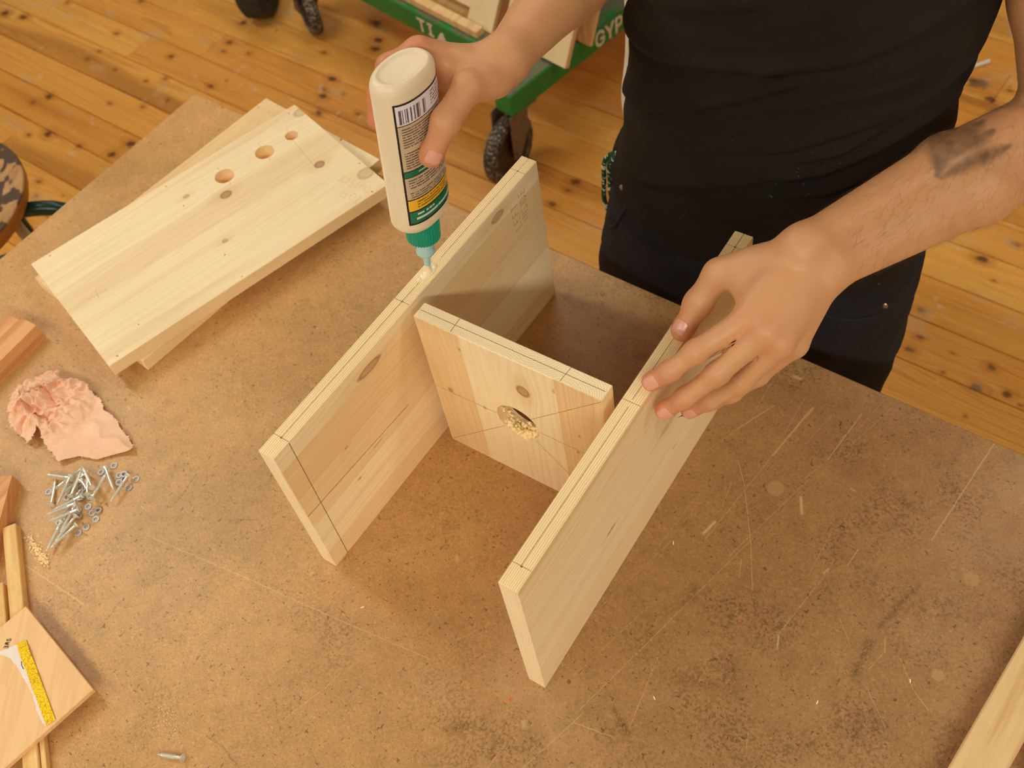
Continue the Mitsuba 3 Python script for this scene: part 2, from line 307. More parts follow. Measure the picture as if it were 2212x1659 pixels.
def plank(p, n, uv):
    """varnished pine boards: uv = (along + 20 * plank number, across)"""
    pid = dr.floor(uv.x * (1 / 20.0))
    a = p.x * PD[0] + p.y * PD[1]
    c = p.x * PN[0] + p.y * PN[1]
    tone = cell_rand(pid, 3)
    bend = mi.Float(0)
    kd, kr = mi.Float(0), mi.Float(0)
    jit = 0.5 * (noise(a * 120, c * 120, 3.0) - 0.5)
    for ka, kc, r in BIGKNOT:
        da, dc = a - ka, c - kc
        e = dr.exp(-dr.square(da * (1 / (5 * r))) - dr.square(dc * (1 / (2.2 * r))))
        bend += dc * e * 0.9
        q = dr.sqrt(dr.square(da * (0.72 / r)) + dr.square(dc * (1 / r))) + jit
        kd = dr.maximum(kd, smoothstep(1.05, 0.35, q) * (0.55 + 0.3 * smoothstep(0.006, .013, mi.Float(r))))
        kr = dr.maximum(kr, smoothstep(2.6, 0.8, q) * 0.35)
    cc = c - bend
    wob = fbm(a * 1.3, cc * 14 + pid * 7.3, pid, 3)
    g = cc * (60 + 90 * cell_rand(pid, 5)) + wob * (5 + 6 * cell_rand(pid, 9))
    ring = g - dr.floor(g)
    late = smoothstep(0.35, 0.9, ring) * (1 - smoothstep(0.93, 1.0, ring))
    streak = fbm(a * 4, cc * 420, pid * 3.0, 2)
    patch = fbm(a * 2.2 + pid, cc * 16, 2.0, 3)
    base = mix(srgb(234, 172, 82), srgb(218, 146, 60), tone * 0.75 + 0.5 * (patch - 0.4))
    col = mix(base, srgb(168, 92, 28), late * (0.10 + 0.22 * cell_rand(pid, 6)) + 0.28 * smoothstep(0.5, 0.75, streak))
    heart = smoothstep(0.60, 0.80, fbm(a * 1.1 + 3 * pid, cc * 11 + pid, 7.0, 2)) * smoothstep(0.35, 0.9, cell_rand(pid, 12))
    col = mix(col, srgb(140, 72, 24), heart * 0.55)
    # a few small knots of their own in every board
    ca, cx = dr.floor(a * 3.1), dr.floor(uv.y * 9.0)
    sa = (ca + 0.2 + 0.6 * cell_rand(ca, pid, 2)) / 3.1 - a
    sc = (cx + 0.3 + 0.4 * cell_rand(ca, pid, 4)) / 9.0 - uv.y
    sr = 0.003 + 0.004 * cell_rand(ca, pid, 8)
    sq = dr.sqrt(dr.square(sa * .7) + dr.square(sc)) / sr
    kd = dr.maximum(kd, dr.select(cell_rand(ca, pid + cx, 1) > 0.80, smoothstep(1.1, .3, sq) * .5, 0))
    col = mix(col, srgb(150, 76, 22), kr)
    col = mix(col, srgb(72, 36, 16), kd)
    dust = smoothstep(0.66, 0.82, fbm(p.x * 13, p.y * 19, 3.0, 3)) * 0.28
    col = mix(col, srgb(196, 168, 136), dust)
    spot = smoothstep(0.92, 0.96, noise(p.x * 60, p.y * 60, 6.0)) * 0.35
    col = mix(col, srgb(205, 195, 180), spot)
    return dr.clip(col * (0.94 + 0.12 * noise(a * 30, cc * 900, 1.0)), 0, 1)


bsdf('plank', plank, rough=lambda p, n, uv: 0.30 + 0.25 * fbm(p.x * 9, p.y * 9, 1.0, 2), spec=0.4)
bsdf('floor_gap', srgb(60, 38, 20), rough=0.9)

# new pine: uv = (along + 10 * board number, across + kind), kind 0 = face, 1 = long edge, 2 = end grain
PINE_KNOT = [  # board, along, across, radius along, radius across, depth of colour
    (1, .123, .191 - .006, .016, .0050, .75), (1, .327, .190, .010, .0048, .6), (1, .067, .128, .0022, .0012, .7), (1, .066, .074, .0022, .0012, .7), (1, .10, .09, .006, .0012, .4),
    (2, .128, .089, .0065, .0018, .7), (2, .24, .115, .02, .004, .30), (2, .245, .062, .003, .0012, .5), (2, .259, .2, .006, .006, .5),
    (3, .162, .112, .0075, .0068, .8), (3, .103, .020, .0028, .0024, .8), (3, .184, .047, .0016, .0012, .7), (3, .186, .147, .0018, .001, .6), (3, .100, .060, .0018, .0014, .6), (3, .100, .164, .0018, .0014, .6), (3, .13, .168, .002, .001, .6),
    (4, .237, .139, .0075, .0062, .85), (4, .351, .095, .0066, .0060, .9), (4, .199, .175, .0042, .0032, .5), (4, .195, .070, .0036, .0030, .6), (4, .390, .199, .0115, .0080, .42), (4, .383, .037, .0115, .0092, .42),
    (5, .30, .10, .006, .005, .7), (5, .12, .06, .006, .005, .7)]


def pine(p, n, uv):
    bid = dr.floor(uv.x * 0.1)
    u = uv.x - 10 * bid
    kind = dr.floor(uv.y)
    v = uv.y - kind
    w0 = 0.0495
    st = dr.floor((v + 0.02 * cell_rand(bid, 7) * dr.select(bid == 3, 0.0, 1.0)) / w0)
    tone = cell_rand(st, bid, 3)
    tone = dr.select(bid == 3, dr.select((st < .5) | (st > 2.5), 0.95, 0.15), tone)
    tone = dr.select(bid == 4, 0.18 + 0.10 * tone, tone)
    bend = mi.Float(0)
    kc, kring, khalo = mi.Float(0), mi.Float(0), mi.Float(0)
    for b, ku, kv, ru, rv, dep in PINE_KNOT:
        on = dr.select((dr.abs(bid - b) < 0.5) & (kind < 0.5), mi.Float(1), mi.Float(0))
        du, dv = (u - ku) * (1 / ru), (v - kv) * (1 / rv)
        e = on * dr.exp(-dr.square(du * .28) - dr.square(dv * .42))
        bend += dv * rv * e * 0.75
        q = dr.sqrt(du * du + dv * dv)
        kc = dr.maximum(kc, on * smoothstep(1.1, 0.75, q) * dep)
        kring = dr.maximum(kring, on * dep * smoothstep(1.25, 0.95, q) * smoothstep(0.55, 0.9, q))
        khalo = dr.maximum(khalo, on * dep * smoothstep(2.8, 0.9, dr.sqrt(dr.square(du * .6) + dv * dv)))
    vv = v - bend
    wob = fbm(u * 3.0 + 7 * st, vv * 26 + tone * 40, bid * 3.0, 3)
    g = vv * (50 + 120 * cell_rand(st, bid, 11)) + wob * (2.5 + 6 * cell_rand(st, bid, 9))
    ring = g - dr.floor(g)
    late = smoothstep(0.30, 0.86, ring) * (1 - smoothstep(0.90, 1.0, ring))
    fib = fbm(u * 12, vv * 900, bid + 2.0, 2)
    # cathedral figure in the middle stave of some boards
    soft = smoothstep(0.48, 0.72, fbm(u * 1.6 + bid, vv * 55, 5.0, 3))
    face = mix(mix(srgb(246, 226, 186), srgb(232, 198, 146), tone), srgb(206, 150, 86), late * dr.select(bid > 3.5, 0.10, 0.06 + 0.15 * cell_rand(st, bid, 13)) + (0.10 + 0.10 * dr.select(bid > 3.5, 1.0, 0.3)) * soft)
    # long edge: close straight lines
    ge = v * 520 + 1.2 * fbm(u * 3.0, v * 60, bid, 2)
    re = ge - dr.floor(ge)
    edge = mix(srgb(246, 222, 172), srgb(206, 152, 88), smoothstep(0.25, 0.85, re) * (1 - smoothstep(.9, 1., re)) * 0.55)
    # end grain: arcs across every stave
    z = v
    se = dr.floor(u / w0)
    yc = u - (se + 0.2 + 0.6 * cell_rand(se, bid, 21)) * w0
    zc = z + 0.022 * dr.select(cell_rand(se, bid, 22) > .5, 1.0, -1.0) - 0.009
    ra = dr.sqrt(yc * yc + zc * zc) * (420 + 260 * cell_rand(se, bid, 23)) + 0.6 * noise(yc * 300, zc * 300, 1.0)
    rr = ra - dr.floor(ra)
    end = mix(srgb(246, 226, 186), srgb(208, 164, 112), smoothstep(0.35, 0.85, rr) * (1 - smoothstep(.9, 1., rr)) * 0.42 + 0.1 * cell_rand(se, bid, 25))
    col = dr.select(kind < 0.5, face, dr.select(kind < 1.5, edge, end))
    col = mix(col, srgb(214, 166, 98), khalo * 0.38)
    col = mix(col, srgb(172, 122, 78), kc * 0.85)
    col = mix(col, srgb(118, 80, 48), kring * 0.6)
    return dr.clip(col * (0.95 + 0.10 * fib), 0, 1)


bsdf('pine', pine, rough=0.48, spec=0.35)
bsdf('pencil', srgb(146, 116, 80), rough=0.7)
bsdf('pencil_faint', srgb(186, 160, 118), rough=0.7)
bsdf('hole_dark', srgb(70, 44, 22), rough=0.9)


def stripes(c1, c2, fa, fc, ex, ey, seed=0.0, amt=1.0):
    def fn(p, n, uv):
        a = p.x * ex[0] + p.y * ex[1] + p.z * ex[2]
        c = p.x * ey[0] + p.y * ey[1] + p.z * ey[2]
        k = fbm(a * fa, c * fc, seed, 3)
        h = fbm(a * fa * 14, c * fc * 5, seed + 3, 2)
        return mix(c1, c2, dr.clip((smoothstep(0.35, 0.7, k) * 0.7 + 0.5 * (h - 0.4)) * amt, 0, 1))
    return fn


bsdf('beech', stripes(srgb(234, 190, 136), srgb(216, 164, 108), 25, 260, (0.60, -0.80, 0), (0.80, 0.60, 0), 3.0, 0.5), rough=0.5)
bsdf('redwood', stripes(srgb(222, 164, 108), srgb(186, 118, 70), 3, 150, (0.05, -1, 0), (0.7, 0.035, 0.9), 1.0, .8), rough=0.55)
bsdf('pale_stick', stripes(srgb(232, 192, 128), srgb(214, 168, 100), 10, 160, (0.80, -0.58, 0), (0.58, 0.80, 0.3), 2.0), rough=0.55)
bsdf('batten_wood', stripes(srgb(226, 190, 138), srgb(206, 162, 108), 4, 120, (0.03, 1, 0), (1, -0.03, 0.4), 5.0), rough=0.5)


def ply_face(p, n, uv):
    return mix(srgb(240, 218, 178), srgb(228, 198, 148), fbm(p.x * 30, p.z * 14 + p.y * 14, 2.0, 3))


bsdf('cream_board', ply_face, rough=0.6)
bsdf('plywood', stripes(srgb(226, 184, 126), srgb(200, 150, 92), 6, 90, (0.16, 0.9, 0.4), (1, -.1, .5), 7.0), rough=0.6)
bsdf('board_edge', srgb(214, 176, 124), rough=0.7)


def green_paint(p, n, uv):
    w = fbm(p.x * 22, p.y * 22, p.z * 22, 4)
    top = smoothstep(0.6, 0.95, n.z)
    worn = smoothstep(0.52 - 0.20 * top, 0.60 - 0.12 * top, w)
    edge = smoothstep(0.60, 0.72, fbm(p.x * 90, p.y * 90, p.z * 90 + 3, 2))
    col = mix(srgb(36, 132, 58), srgb(24, 104, 44), fbm(p.x * 6, p.y * 6, 1.0, 2))
    col = mix(col, mix(srgb(120, 110, 88), srgb(86, 82, 74), w), worn * top * 0.85)
    return mix(col, srgb(96, 74, 54), edge * 0.35)


bsdf('green_paint', green_paint, rough=0.5)
bsdf('white_print', srgb(214, 200, 182), rough=0.7)
bsdf('zinc_fork', lambda p, n, uv: mix(srgb(138, 116, 92), srgb(98, 78, 60), fbm(p.x * 60, p.y * 60, p.z * 60, 3)), rough=0.55, metal=0.25)
bsdf('tyre', lambda p, n, uv: mix(srgb(52, 46, 40), srgb(176, 160, 136), smoothstep(0.48, 0.70, fbm(p.x * 260, p.y * 260, p.z * 260, 3)) * 0.8), rough=0.8)
bsdf('wheel_side', lambda p, n, uv: mix(srgb(52, 40, 30), srgb(84, 64, 46), fbm(p.x * 90, p.y * 90, p.z * 90, 2)), rough=0.7)
bsdf('dark_rubber', lambda p, n, uv: mix(srgb(34, 32, 29), srgb(62, 56, 48), fbm(p.x * 40, p.y * 40, p.z * 40, 3)), rough=0.75)

bsdf('zinc', srgb(226, 226, 216), rough=0.30, metal=0.55)
bsdf('washer_zinc', srgb(168, 166, 166), rough=0.48, metal=0.5)


def bottle_plastic(p, n, uv):
    return mix(srgb(236, 220, 192), srgb(230, 208, 172), fbm(p.x * 30, p.y * 30, p.z * 22, 3))


bsdf('bottle_plastic', bottle_plastic, rough=0.36, spec=0.45)
bsdf('cap_teal', srgb(8, 148, 118), rough=0.35, spec=0.5)
bsdf('nozzle_blue', srgb(168, 204, 204), rough=0.3, spec=0.5)
bsdf('wood_glue', srgb(240, 222, 182), rough=0.16, spec=0.55)


def label_print(p, n, uv):
    """uv: s across the label 0..1 (left to right), t down from the base end 0..1"""
    s, t = uv.x, uv.y
    tan = mi.Color3f(*srgb(196, 172, 142))
    white = mi.Color3f(*srgb(226, 216, 222))
    ink = mi.Color3f(*srgb(52, 42, 42))
    col = mix(tan, tan, 0.0)
    col = dr.select(t < 0.165, white, col)
    # bar code: bars run down the label
    bars = cell_rand(dr.floor(s * 86), 4) > 0.42
    inside = (s > 0.05) & (s < 0.50) & (t > 0.045) & (t < 0.152)
    col = dr.select(inside & bars, mi.Color3f(*srgb(92, 84, 96)), col)
    # lines of small print
    def lines(t0, t1, num, s0, s1, dens, seed, c, base):
        k = (t - t0) / (t1 - t0) * num
        row = dr.floor(k)
        f = k - row
        word = cell_rand(dr.floor(s * 70), row, seed) < dens
        end = s0 + (s1 - s0) * (0.82 + 0.18 * cell_rand(row, seed, 3))
        on = (t > t0) & (t < t1) & (f > 0.25) & (f < 0.70) & (s > s0) & (s < end) & word
        return dr.select(on, mix(base, c, 0.85), base)
    col = lines(0.03, 0.14, 5, 0.62, 0.92, 0.8, 5, ink, col)
    col = lines(0.185, 0.345, 8, 0.06, 0.95, 0.86, 11, ink, col)
    col = lines(0.375, 0.515, 7, 0.06, 0.95, 0.86, 12, ink, col)
    col = lines(0.60, 0.685, 4, 0.06, 0.95, 0.86, 13, ink, col)
    col = lines(0.71, 0.765, 3, 0.06, 0.95, 0.86, 14, ink, col)
    green = mi.Color3f(*srgb(8, 112, 78))
    col = dr.select((t > 0.535) & (t < 0.580), green, col)
    col = lines(0.548, 0.570, 1, 0.22, 0.75, 0.9, 15, mi.Color3f(*srgb(220, 220, 210)), col)
    col = dr.select((t > 0.780) & (t < 0.875), mi.Color3f(*srgb(236, 178, 44)), col)
    col = lines(0.795, 0.862, 3, 0.14, 0.9, 0.85, 16, mi.Color3f(*srgb(86, 60, 20)), col)
    col = dr.select(t > 0.885, green, col)
    col = lines(0.895, 0.930, 1, 0.12, 0.5, 0.92, 17, mi.Color3f(*srgb(226, 226, 220)), col)
    col = lines(0.930, 0.972, 1, 0.10, 0.97, 0.95, 18, mi.Color3f(*srgb(226, 226, 220)), col)
    black = mi.Color3f(*srgb(24, 20, 20))
    rule = (t < 0.014) | (t > 0.986) | ((t > 0.162) & (t < 0.169)) | ((t > 0.528) & (t < 0.536)) | ((t > .580) & (t < .586)) | ((t > 0.772) & (t < 0.781)) | ((t > 0.875) & (t < 0.885)) | (s < 0.02) | (s > .985)
    return dr.select(rule, black, col)


bsdf('label_print', label_print, rough=0.35, spec=0.45)

bsdf('skin', {'type': 'mesh_attribute', 'name': 'vertex_color'}, rough=0.46, spec=0.38, two=False)
bsdf('nail', srgb(220, 156, 134), rough=0.25, spec=0.5)
bsdf('arm_hair', srgb(96, 62, 36), rough=0.6)


def shirt_cloth(p, n, uv):
    d = smoothstep(0.90, 0.96, noise(p.x * 420, p.y * 420, p.z * 420)) * smoothstep(0.5, 0.7, fbm(p.x * 9, p.z * 9, p.y * 9, 3))
    k = fbm(p.x * 10, p.y * 10, p.z * 10, 3)
    return mix(mix(srgb(27, 23, 20), srgb(42, 36, 31), k), srgb(130, 120, 106), d * 0.5)


bsdf('shirt_cloth', shirt_cloth, rough=0.9, spec=0.15, sheen=0.15)
bsdf('denim', lambda p, n, uv: mix(srgb(22, 22, 24), srgb(40, 39, 42), fbm(p.x * 26, p.y * 26, p.z * 26, 4)), rough=0.85, spec=0.2)
bsdf('denim_seam', srgb(30, 29, 30), rough=0.9)
bsdf('rivet', srgb(170, 150, 130), rough=0.35, metal=0.9)
bsdf('shoe', srgb(40, 36, 34), rough=0.7)
bsdf('hair_brown', srgb(70, 50, 34), rough=0.7)
bsdf('cord', lambda p, n, uv: mix(srgb(16, 62, 40), srgb(190, 186, 160), smoothstep(0.62, 0.74, noise(p.z * 330 + p.x * 150, p.x * 240 + p.y * 150, 2.0)) * 0.9), rough=0.8)

bsdf('pink_paper', lambda p, n, uv: mix(srgb(240, 202, 172), srgb(230, 180, 146), fbm(p.x * 60, p.y * 60, p.z * 60, 3)) * (0.93 + 0.14 * noise(p.x * 1500, p.y * 1500, p.z * 1500)), rough=0.85, spec=0.15)
bsdf('yellow_grit', lambda p, n, uv: mix(srgb(246, 206, 30), srgb(206, 152, 16), smoothstep(0.35, 0.85, noise(p.x * 1300, p.y * 1300, 1.0))), rough=0.8)
bsdf('white_paper', srgb(232, 218, 206), rough=0.8)
bsdf('ink', srgb(58, 48, 46), rough=0.8)
bsdf('sawdust', srgb(250, 232, 178), rough=0.9)


def stool_top(p, n, uv):
    r = dr.sqrt(dr.square(p.x + 1.2156) + dr.square(p.y - 0.1982))
    a = fbm(p.x * 26, p.y * 26, 4.0, 4)
    b = fbm(p.x * 90 + p.y * 60, p.y * 30 - p.x * 40, 2.0, 3)
    paint = smoothstep(0.46, 0.54, a + 0.5 * (b - 0.5) + 0.22 * smoothstep(0.189, 0.12, r))
    return mix(mix(srgb(196, 150, 98), srgb(150, 104, 64), b), srgb(58, 46, 40), paint * 0.9)


bsdf('stool_top', stool_top, rough=0.6)
bsdf('stool_rim', lambda p, n, uv: mix(srgb(190, 124, 50), srgb(136, 80, 30), fbm(p.x * 8, p.y * 8, p.z * 60, 3)), rough=0.42)
bsdf('stool_green', srgb(10, 50, 42), rough=0.28, spec=0.5)
bsdf('stool_grey', srgb(186, 172, 150), rough=0.4)
bsdf('white_plastic', srgb(226, 216, 200), rough=0.4)

bsdf('wall_paint', srgb(150, 146, 136), rough=0.9)
bsdf('ceiling_paint', srgb(170, 166, 156), rough=0.9)
bsdf('bench_wood', srgb(176, 130, 84), rough=0.7)
bsdf('lamp_body', srgb(230, 228, 222), rough=0.5)
# ------------------------------------------------------------------ the room: floor boards, walls, ceiling, lamps
ZF = -0.9
struct('floor', cbox(-4.3, 3.3, -2.8, 3.4, ZF - 0.06, ZF - 0.021), 'floor_gap', 'dark subfloor under the varnished pine floor boards')
rows = [SEAMS[0] - 0.1125 * k for k in range(30, 0, -1)] + SEAMS + [SEAMS[-1] + 0.1155 * k for k in range(1, 16)]
pid = 0
prng = np.random.default_rng(5)
for ri, (c0, c1) in enumerate(zip(rows[:-1], rows[1:])):
    cuts = [-4.3]
    x = -4.3 + prng.uniform(0.4, 2.6)
    while x < 3.0:
        cuts.append(x)
        x += prng.uniform(2.2, 3.8)
    if c0 < 2.03 < c1:
        cuts = [-4.3, -2.4, 0.051, 2.6]
    if c0 < 1.1 < c1:
        cuts = [-4.3, -2.135, 1.4]
    cuts.append(3.3)
    for a0, a1 in zip(cuts[:-1], cuts[1:]):
        g = 0.0007 + 0.0009 * prng.random()
        dz = prng.normal(0, 0.0003)
        m = cbox(a0 + .0005, a1 - .0005, c0 + g, c1 - g, ZF - 0.021, ZF + dz, 0.0011)
        m = trimesh.Trimesh(m.vertices[m.faces].reshape(-1, 3), np.arange(len(m.faces) * 3).reshape(-1, 3), process=False)
        uv = np.c_[m.vertices[:, 0] * 0 + (pid * 20 + 10) + np.clip(m.vertices[:, 0], -8, 8), m.vertices[:, 1]]
        R = np.eye(4)
        R[:2, 0], R[:2, 1] = PD, PN
        m.apply_transform(R)
        part('floor', 'plank', m, 'plank', uv=uv)
        pid += 1
struct('wall_back', cbox(-4.3, 3.3, 3.4, 3.5, ZF, 2.2), 'wall_paint', 'plain light workshop wall behind the man')
struct('wall_front', cbox(-4.3, 3.3, -2.9, -2.8, ZF, 2.2), 'wall_paint', 'plain light workshop wall behind the photographer')
struct('wall_left', cbox(-4.4, -4.3, -2.9, 3.5, ZF, 2.2), 'wall_paint', 'plain light workshop wall at the left end of the room')
struct('wall_right', cbox(3.3, 3.4, -2.9, 3.5, ZF, 2.2), 'wall_paint', 'plain light workshop wall at the right end of the room')
struct('ceiling', cbox(-4.4, 3.4, -2.9, 3.5, 2.2, 2.3), 'ceiling_paint', 'plain pale workshop ceiling')
for i, (lx, ly, ln, rad) in enumerate(LAMPS):
    k = thing('ceiling_lamp', ('ceiling lamp at the near right of the room', 'ceiling lamp at the near left of the room', 'ceiling lamp left of the bench', 'ceiling lamp right of the man', 'ceiling lamp above the floor behind the man', 'ceiling lamp at the far left of the room')[i], 'lamp')
    part(k, 'housing', cbox(lx - ln / 2 - .02, lx + ln / 2 + .02, ly - .17, ly + .17, LAMP_Z + .012, 2.199, .006), 'lamp_body')
    q = trimesh.Trimesh(np.array([[lx - ln / 2, ly - .15, LAMP_Z], [lx + ln / 2, ly - .15, LAMP_Z], [lx + ln / 2, ly + .15, LAMP_Z], [lx - ln / 2, ly + .15, LAMP_Z]]), np.array([[0, 2, 1], [0, 3, 2]]), process=False)
    part(k, 'diffuser', q, 'lamp_body', emitter={'type': 'area', 'radiance': {'type': 'rgb', 'value': [rad * c for c in LAMP_TINT]}})

# ------------------------------------------------------------------ workbench
TC = V(-0.65855, 0.46507)
EY = -0.0188
TU, TV = V(math.cos(EY), math.sin(EY)), V(math.sin(EY), -math.cos(EY))   # along the far edge to the right; towards the camera


def tbl(a, b, z=0.0):
    q = TC + TU * a + TV * b
    return V(q[0], q[1], z)


bench = thing('workbench', 'large workbench with a worn brown wood-fibre top, boards and screws lying on it', 'workbench')
MB = frame(tbl(0, 0), [TU[0], TU[1], 0], [-TV[0], -TV[1], 0])
part(bench, 'top', moved(cbox(0, 1.75, -1.15, 0, -0.022, 0, 0.0012), MB), 'mdf', label='scratched brown wood-fibre bench top')
for a, b in ((.12, .12), (1.63, .12), (.12, 1.03), (1.63, 1.03)):
    part(bench, 'leg', moved(cbox(a - .04, a + .04, -b - .04, -b + .04, ZF, -0.022, .004), MB), 'bench_wood')
for x0, x1, y0, y1 in ((.16, 1.59, .105, .135), (.16, 1.59, 1.015, 1.045), (.105, .135, .16, .99), (1.615, 1.645, .16, .99)):
    part(bench, 'rail', moved(cbox(x0, x1, -y1, -y0, -.13, -.022, .003), MB), 'bench_wood')


# ------------------------------------------------------------------ pine boards
def board_mesh(M, L, W, TH, bid, holes=(), drill=(), edge_drill=(), c=0.0006):
    """board in local coordinates: grain x 0..L, width y 0..W, thickness z 0..TH; holes through the face (x, y, r);
    edge_drill: pilot holes (x, depth) into the long edge y = W"""
    b = to_m3(cbox(0, L, 0, W, 0, TH, c))
    for x, y, r in holes:
        b -= m3.Manifold.cylinder(TH + .02, r, r, 48).translate([x, y, -.01])
    for x, y, r, dep in drill:
        b -= m3.Manifold.cylinder(dep + .01, r, r, 12).translate([x, y, TH - dep])
    for x, dep in edge_drill:
        b -= m3.Manifold.cylinder(dep + .01, .0011, .0011, 12).rotate([-90, 0, 0]).translate([x, W - dep, TH / 2])
    m = from_m3(b)
    v = m.vertices[m.faces].reshape(-1, 3)
    n = np.repeat(np.abs(m.face_normals), 3, 0)
    ax = n.argmax(1)
    uv = np.empty((len(v), 2))
    for k in range(3):
        s = ax == k
        if k == 2:
            uv[s] = np.c_[v[s, 0], v[s, 1]]
        elif k == 1:
            uv[s] = np.c_[v[s, 0], v[s, 2] + 1]
        else:
            uv[s] = np.c_[v[s, 1], v[s, 2] + 2]
    uv = np.maximum(uv, 1e-4)
    uv[:, 0] += 10 * bid
    mm = trimesh.Trimesh(v, np.arange(len(v)).reshape(-1, 3), process=False)
    mm.apply_transform(M)
    return mm, uv


def loc(M, x, y, z):
    return (M @ np.array([x, y, z, 1.0]))[:3]


LA, HA, TH = 0.3986, 0.2025, 0.018
# standing board on the left: grain +y, width up, thickness towards +x
MA = frame(V(-TH, 0, 0), [0, 1, 0], [0, 0, 1])
m, uv = board_mesh(MA, LA, HA, TH, 1, edge_drill=[(.020, .012), (.189, .012), (.378, .012)])
ka = thing('side_board', 'pine board standing on edge under the glue bottle, pencilled LEFT INSIDE near its far end', 'board')
part(ka, 'panel', m, 'pine', uv=uv)
FA = MA[:3, 2]


def A(u, z):
    return V(0, u, z)


def topA(u, t):
    return V(-t, u, HA)


pl = [[A(.0195, .2015), A(.018, .001)], [A(.001, .102), A(.150, .0925)]]
part(ka, 'pencil_marks', cat([ribbons(pl, [1, 0, 0], .0008), ribbons([[topA(.020, .0005), topA(.020, .0175)], [topA(.189, .0005), topA(.189, .0175)], [topA(.378, .0005), topA(.378, .0175)], [topA(.02, .009), topA(.215, .009)], [topA(.25, .009), topA(.398, .009)]], [0, 0, 1], .0005)]), 'pencil', stuff=True)
part(ka, 'pencil_writing', ribbons(handwriting('LEFT', A(.3585, .147), [0, 0, 1], [0, -1, 0], .0105, 1.05, seed=3) + handwriting('INSIDE', A(.3735, .148), [0, 0, 1], [0, -1, 0], .0105, .92, seed=4), [1, 0, 0], .0006), 'pencil', stuff=True)

# standing board on the right, under the left hand
BY = 0.0277
ub, nb = V(-math.sin(BY), math.cos(BY), 0), V(math.cos(BY), math.sin(BY), 0)
OB = V(.2433, .0067, 0)
MBd = frame(OB - nb * TH, ub, [0, 0, 1])
m, uv = board_mesh(MBd, LA, HA, TH, 2, edge_drill=[(.020, .012), (.380, .012)])
kb = thing('side_board', 'pine board standing on edge with the hand resting on it', 'board')
part(kb, 'panel', m, 'pine', uv=uv)


def topB(u, t):
    return OB + ub * u - nb * t + V(0, 0, HA)


part(kb, 'pencil_marks', ribbons([[topB(.020, .0005), topB(.020, .0175)], [topB(.189, .0005), topB(.189, .0175)], [topB(.380, .0005), topB(.380, .0175)], [topB(.02, .0095), topB(.184, .009)], [topB(.192, .0095), topB(.398, .009)]], [0, 0, 1], .0005), 'pencil', stuff=True)

# short board between them with the bored hole; grain upright
CY = 0.0212
uc, nc = V(math.cos(CY), math.sin(CY), 0), V(-math.sin(CY), math.cos(CY), 0)
OC = V(.0123, .1789, 0)
CW, CH = .1962, .2054
MC = frame(OC + nc * TH + uc * 0, [0, 0, 1], uc)         # x up, y along uc, z = x cross y
MC = frame(OC + nc * TH, [0, 0, 1], uc) if np.cross([0, 0, 1], uc) @ nc < 0 else frame(OC, [0, 0, 1], uc)
m, uv = board_mesh(MC, CH, CW, TH, 3, holes=[(.102, .098, .0235)])
kc = thing('divider_board', 'short pine board with a large bored hole standing between the two side boards', 'board')
part(kc, 'panel', m, 'pine', uv=uv)


def fC(a, z):
    return OC + uc * a + V(0, 0, z)


def topC(a, t):
    return OC + uc * a + nc * t + V(0, 0, CH)


hr = .0245
pl = [[fC(.001, .099), fC(.098 - hr, .101)], [fC(.098 + hr, .103), fC(.195, .105)], [fC(.001, .002), fC(.098 - hr * .7, .102 - hr * .72)], [fC(.098 + hr * .7, .102 + hr * .72), fC(.195, .203)], [fC(.098 + hr * .72, .102 - hr * .7), fC(.190, .006)]]
part(kc, 'pencil_marks', cat([ribbons(pl, -nc, .0004), ribbons([[topC(.002, .009), topC(.194, .0095)], [topC(.041, .001), topC(.040, .017)], [topC(.155, .001), topC(.156, .017)]], [0, 0, 1], .0006)]), 'pencil', stuff=True)
# sawdust left in the hole
g = np.random.default_rng(8)
bits = []
for k in range(210):
    th = g.normal(-PI / 2 + .25, .62)
    rr = .0232 - abs(g.normal(0, .0036)) - .0006
    t = g.uniform(-.0012, .012)
    o = OC + uc * (.098 + rr * math.cos(th)) + nc * t + V(0, 0, .102 + rr * math.sin(th))
    s = trimesh.creation.icosphere(1, g.uniform(.0009, .0022))
    s.vertices *= g.uniform(.6, 1.2, 3)
    s.vertices += o
    bits.append(s)
solo('sawdust_plug', 'clump of pale sawdust in the bottom of the bored hole', 'sawdust', cat(bits), 'sawdust', stuff=True)

# two boards lying stacked
SZ = .0178
ang1 = math.radians(73.9)
c1 = V(-.4173, .2659)
ex1, ey1 = V(math.cos(ang1), math.sin(ang1), 0), V(-math.sin(ang1), math.cos(ang1), 0)
L1, W1 = .392, .219
M1 = frame(V(c1[0], c1[1], SZ) - ex1 * L1 / 2 - ey1 * W1 / 2, ex1, ey1)
inv1 = np.linalg.inv(M1)
ang2 = math.radians(83.9)
c2 = V(-.4435, .2840)
ex2, ey2 = V(math.cos(ang2), math.sin(ang2), 0), V(-math.sin(ang2), math.cos(ang2), 0)
M2 = frame(V(c2[0], c2[1], 0) - ex2 * L1 / 2 - ey2 * .2235 / 2, ex2, ey2)
H1 = [(.253, .170, .0128), (.3135, .169, .0128), (.3555, .169, .0088)]
dr1 = [(.024, .2135, .0014, .012), (.014, .0065, .0016, .012), (.054, .030, .0011, .01), (.180, .004, .0012, .01), (.189, .2115, .0013, .01), (.188, .163, .0012, .01), (.183, .050, .0012, .01), (.388, .058, .0014, .01), (.370, .0045, .0014, .012), (.377, .209, .0013, .01)]
m, uv = board_mesh(M1, L1, W1, SZ, 4, holes=H1, drill=dr1)
k4 = thing('loose_board', 'pale pine board with three bored holes, uppermost of the stack, marked TOP OUTSIDE', 'board')
part(k4, 'panel', m, 'pine', uv=uv)
n1 = V(0, 0, 1)
p1 = lambda x, y: loc(M1, x, y, SZ)
